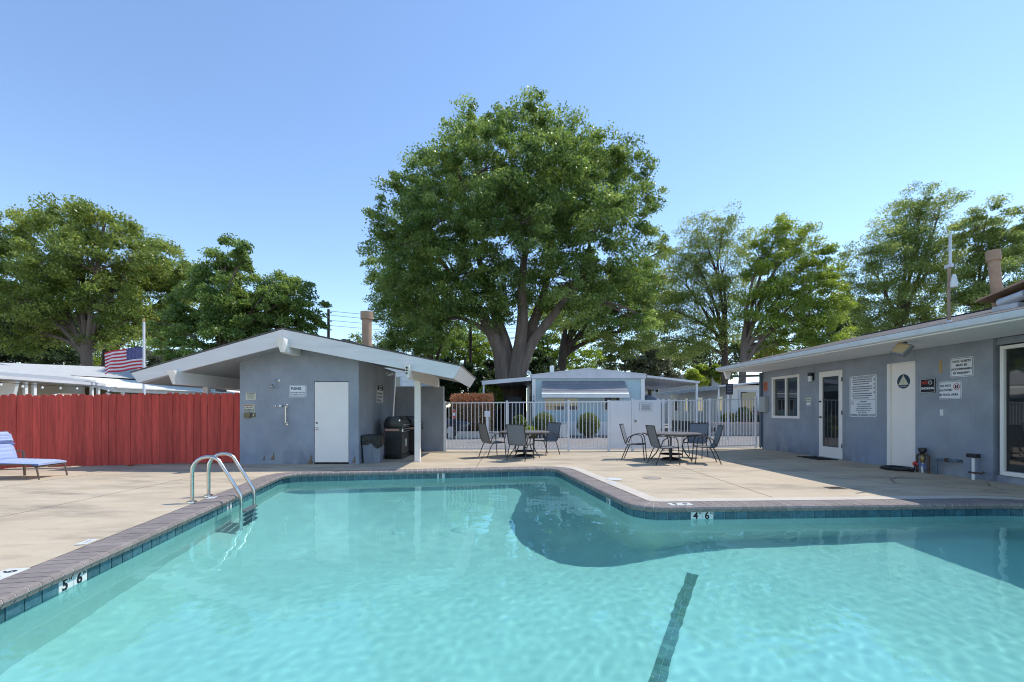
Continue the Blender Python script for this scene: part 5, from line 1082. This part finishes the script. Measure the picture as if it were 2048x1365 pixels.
tree('shade_tree', 'dark drooping tree behind the left side of the huge tree', (872, 740), 37, [(770,540,40),(800,600,55),(850,650,55),(790,660,40),(900,640,50),(860,570,60),(780,700,25),(840,700,40)], .3, (860, 710), leaf_ash, 40800, .19, bark_dark, seed=2, droop=.6)
tree('leaning_tree', 'leaning tree with dark trunks behind the right side of the huge tree', (1112, 748), 38, [(1180,610,45),(1240,590,60),(1300,560,50),(1320,620,45),(1260,660,45),(1200,670,35),(1330,500,28),(1140,640,35)], .42, (1128, 690), leaf_olive, 44200, .19, bark_dark, seed=3, dead=2)
tree('box_elder', 'tall yellow-green tree at the left edge with a bare leaning trunk', (182, 745), 31, [(30,455,38),(70,445,36),(125,440,45),(160,445,42),(210,450,48),(250,480,42),(20,530,55),(95,520,60),(175,520,55),(235,545,48),(50,600,60),(130,600,55),(205,600,50),(280,520,36),(255,640,45),(310,500,34),(-20,480,50),(-30,580,60),(95,655,42),(205,665,32),(30,660,50),(250,690,28),(150,560,50)], .36, (172, 680), leaf_olive, 88400, .19, bark, seed=4, dead=2, twigs=1.1)
tree('box_elder', 'yellow-green tree right behind the flag with twin dark trunks', (208, 745), 36, [(330,520,36),(300,580,45),(345,600,50),(270,650,40),(330,660,42),(240,600,40),(380,560,36)], .34, (215, 690), leaf_olive, 40800, .19, bark_dark, seed=5, dead=3)
tree('ash_tree', 'dense dark green tree rising behind the left slope of the bath house roof', (440, 745), 26, [(460,505,34),(445,545,42),(485,520,28),(420,590,55),(490,590,55),(545,575,24),(380,620,50),(545,630,50),(460,650,58),(590,565,26),(575,600,34),(610,610,36),(630,650,28),(600,665,36),(520,690,45),(400,690,45),(345,650,40),(610,700,34),(440,620,55),(520,620,50),(350,700,36),(560,670,40)], .3, (440, 705), leaf_ash, 102000, .17, bark, clump=.45, seed=6, twigs=1.15)
tree('dark_evergreen', 'black-green evergreen mass behind the beige home', (60, 745), 40, [(20,680,60),(90,690,55),(130,660,40),(0,620,50),(60,640,50),(-30,700,50),(120,720,40)], .35, (60, 720), leaf_dark, 30000, .3, bark_dark, seed=7)
tree('bright_tree', 'bright yellow-green tree glowing between the left trunks', (150, 745), 50, [(150,690,30),(165,720,30),(190,690,28),(230,715,26),(260,730,24)], .2, (155, 725), leaf_bright, 15300, .22, seed=8)
tree('locust_tree', 'airy locust tree right of the huge tree', (1452, 745), 33, [(1400,465,38),(1445,455,38),(1475,480,32),(1380,510,42),(1440,530,55),(1360,560,45),(1410,600,55),(1470,590,45),(1340,620,45),(1380,670,45),(1440,660,40),(1320,680,40)], .26, (1450, 680), leaf_locust, 44200, .17, bark_dark, clump=.62, seed=9, aspect=.34, twigs=1.25)
tree('locust_tree', 'bright green locust tree behind the far end of the club house roof', (1478, 748), 29, [(1560,465,34),(1590,490,40),(1530,500,36),(1630,515,36),(1550,550,55),(1610,570,50),(1660,560,34),(1520,620,50),(1580,630,50),(1640,630,45),(1670,600,30),(1600,690,45),(1540,690,38),(1660,680,36)], .24, (1488, 690), leaf_bright, 61200, .17, bark, clump=.5, seed=10, aspect=.36, dead=2, twigs=1.2)
tree('locust_tree', 'tall airy locust tree behind the middle of the club house roof', (1796, 700), 32, [(1840,400,34),(1880,415,36),(1810,430,36),(1770,470,42),(1850,470,50),(1730,520,42),(1800,530,60),(1880,520,45),(1710,570,38),(1760,600,50),(1840,590,55),(1730,650,40),(1810,650,45),(1880,640,40)], .26, (1800, 620), leaf_locust, 57800, .17, bark, clump=.6, seed=11, aspect=.34, twigs=1.3)
tree('locust_tree', 'airy locust tree at the right edge behind the rusty chimney', (1960, 700), 28, [(1975,430,30),(2010,450,34),(1945,465,36),(1990,500,45),(1930,530,45),(2030,520,32),(1970,570,50),(2040,590,42),(1920,600,40),(2000,630,45),(2075,480,40),(2080,570,45)], .24, (1965, 620), leaf_locust, 57800, .16, bark, clump=.52, seed=12, aspect=.34, twigs=1.25)
bg = [('bright_tree', 'bright distant tree seen under the left limbs of the huge tree', (905, 745), 52, [(870,700,30),(910,690,38),(945,680,36),(980,700,30),(930,730,34),(890,740,30),(965,740,30)], leaf_bright, 14000), ('bright_tree', 'bright distant tree seen right of the huge trunk', (1095, 745), 54, [(1080,650,34),(1110,620,34),(1080,700,38),(1130,690,34),(1105,735,34),(1170,720,34)], leaf_bright, 14000),
      ('olive_tree', 'pale grey-green olive tree behind the right end of the aqua home', (1300, 760), 40, [(1270,735,26),(1300,725,28),(1325,740,26),(1255,755,20)], leaf_silver, 8000), ('distant_tree', 'distant mid green tree between the olive and the locust', (1250, 745), 58, [(1215,690,30),(1240,710,32),(1280,690,30),(1205,730,28),(1350,710,34),(1390,720,30),(1310,690,30)], leaf_hedge, 12000),
      ('distant_tree', 'small distant tree beside the tan vent chimney', (705, 745), 60, [(705,690,22),(690,715,22),(725,715,22),(760,715,30),(775,680,24),(660,705,22)], leaf_hedge, 8000), ('distant_tree', 'distant tree filling the gap behind the club house ridge', (1690, 745), 46, [(1690,640,36),(1715,680,36),(1660,690,34),(1740,700,34),(1700,610,28)], leaf_hedge, 10000),
      ('distant_tree', 'distant dark tree behind the flag', (320, 745), 52, [(300,720,24),(330,715,26),(355,725,24),(280,740,22),(250,735,24)], leaf_silver, 7000), ('dark_evergreen', 'dark shrubbery filling the space behind the left carport', (930, 770), 33, [(900,760,34),(940,765,30),(985,745,30),(900,800,36),(1090,720,26)], leaf_dark, 14000), ('bright_tree', 'leafy bush behind the right carport', (1420, 770), 41, [(1390,752,16),(1412,745,18),(1432,750,16)], leaf_bright, 6000), ('dark_evergreen', 'dark trees filling the gap behind the airy locusts', (1440, 770), 56, [(1340,715,28),(1400,700,30),(1480,700,34),(1530,710,30),(1440,735,28)], leaf_hedge, 13000)]
for i, (nm, lab, b, Y, lb, lm, nl) in enumerate(bg): tree(nm, lab, b, Y, lb, .18, (b[0], b[1]-28), lm, nl, .32, bark_dark, clump=.6, seed=30+i, group='background trees')
def shrub(name, label, c, r, leafm, n, size=.07, cat='shrub', seed=0, box=None, mat2=None):
    rg = np.random.default_rng(500+seed); t = thing(name, label, cat, (c[0], c[1], 0), 0, 'street shrubs'); d = rg.normal(size=(n, 3)); d /= np.linalg.norm(d, axis=1)[:, None]
    rr = 1-.35*rg.random(n)**2; P = d*rr[:, None]*np.array(r)[None]
    if box is not None: q = np.abs(d).max(1); P = d/q[:, None]*rr[:, None]*np.array(r)[None]; 
    P += rg.normal(0, .03, P.shape); P[:, 2] += r[2]+c[2]; P = P[P[:, 2] > .03]
    if mat2 is not None:
        hi = P[:, 2] > (c[2]+2*r[2]*.76)+rg.normal(0, .10, len(P)); place('dry_top', leaf_mesh('dry_top', P[hi], size, mat2, .55, 0, None, rg), t); P = P[~hi]
    place('foliage', leaf_mesh('foliage', P, size, leafm, .55, 0, None, rg), t); MB().tube([(0, 0, 0), (0, 0, r[2]+c[2])], .05, 6).build('stem', bark_dark, t); 
    m = MB().lathe([(r[0]*.2, .02), (r[0]*.75, r[2]*.5+c[2]), (r[0]*.75, r[2]*1.4+c[2]), (r[0]*.2, r[2]*1.75+c[2])], 10); m.build('inner_twigs', bark, t)
    return t
shrub('clipped_hedge', 'big clipped hedge with dry orange-brown top behind the left railing', (-1.9, 22.3, .2), (.98, .8, .92), leaf_mix, 16000, .085, 'hedge', 1, True, leaf_brown)
shrub('round_shrub', 'round clipped green shrub left of the white pot', (1.5, 21.7, .12), (.52, .5, .52), leaf_hedge, 7000, .06, seed=2)
shrub('round_shrub', 'round clipped green shrub in front of the aqua wall, right of the white pot', (3.6, 21.7, .05), (.52, .5, .55), leaf_hedge, 7000, .06, seed=3)
shrub('flower_shrub', 'bright green low shrub left of the round shrubs', (.85, 21.3, 0), (.34, .3, .26), leaf_bright, 2500, .07, seed=4)
shrub('flower_shrub', 'spiky green plant beside the carport post', (.35, 21.9, .1), (.35, .3, .45), leaf_hedge, 1500, .16, seed=5)
shrub('flower_shrub', 'orange plant growing in the tan urn', (4.85, 21.8, .55), (.22, .2, .14), leaf_brown, 900, .06, seed=6)
yel = leaf_mat('yellow_flower', (.40, .30, .03), (.62, .42, .08)); pk = leaf_mat('pink_flower', (.5, .22, .2), (.6, .4, .36))
for i, (x, lab, m1, m2, r) in enumerate(((11.2, 'yellow flowering plant at the left of the block planter', leaf_hedge, yel, (.35, .3, .3)), (12.0, 'tall grassy plant in the middle of the block planter', leaf_hedge, None, (.35, .3, .45)), (12.8, 'dark leafy plant right of centre in the block planter', leaf_dark, pk, (.35, .3, .35)), (13.6, 'tall plant with yellow blooms at the right of the block planter', leaf_hedge, yel, (.4, .3, .58)))):
    shrub('flower_shrub', lab, (x, 23.8, .55), r, m1, 1800, .08, seed=10+i, mat2=m2)
shrub('juniper_bush', 'bright green bush showing behind the right end of the bath house eave', (-1.2, 25.5, 1.2), (.7, .7, .8), leaf_bright, 6000, .09, seed=20)
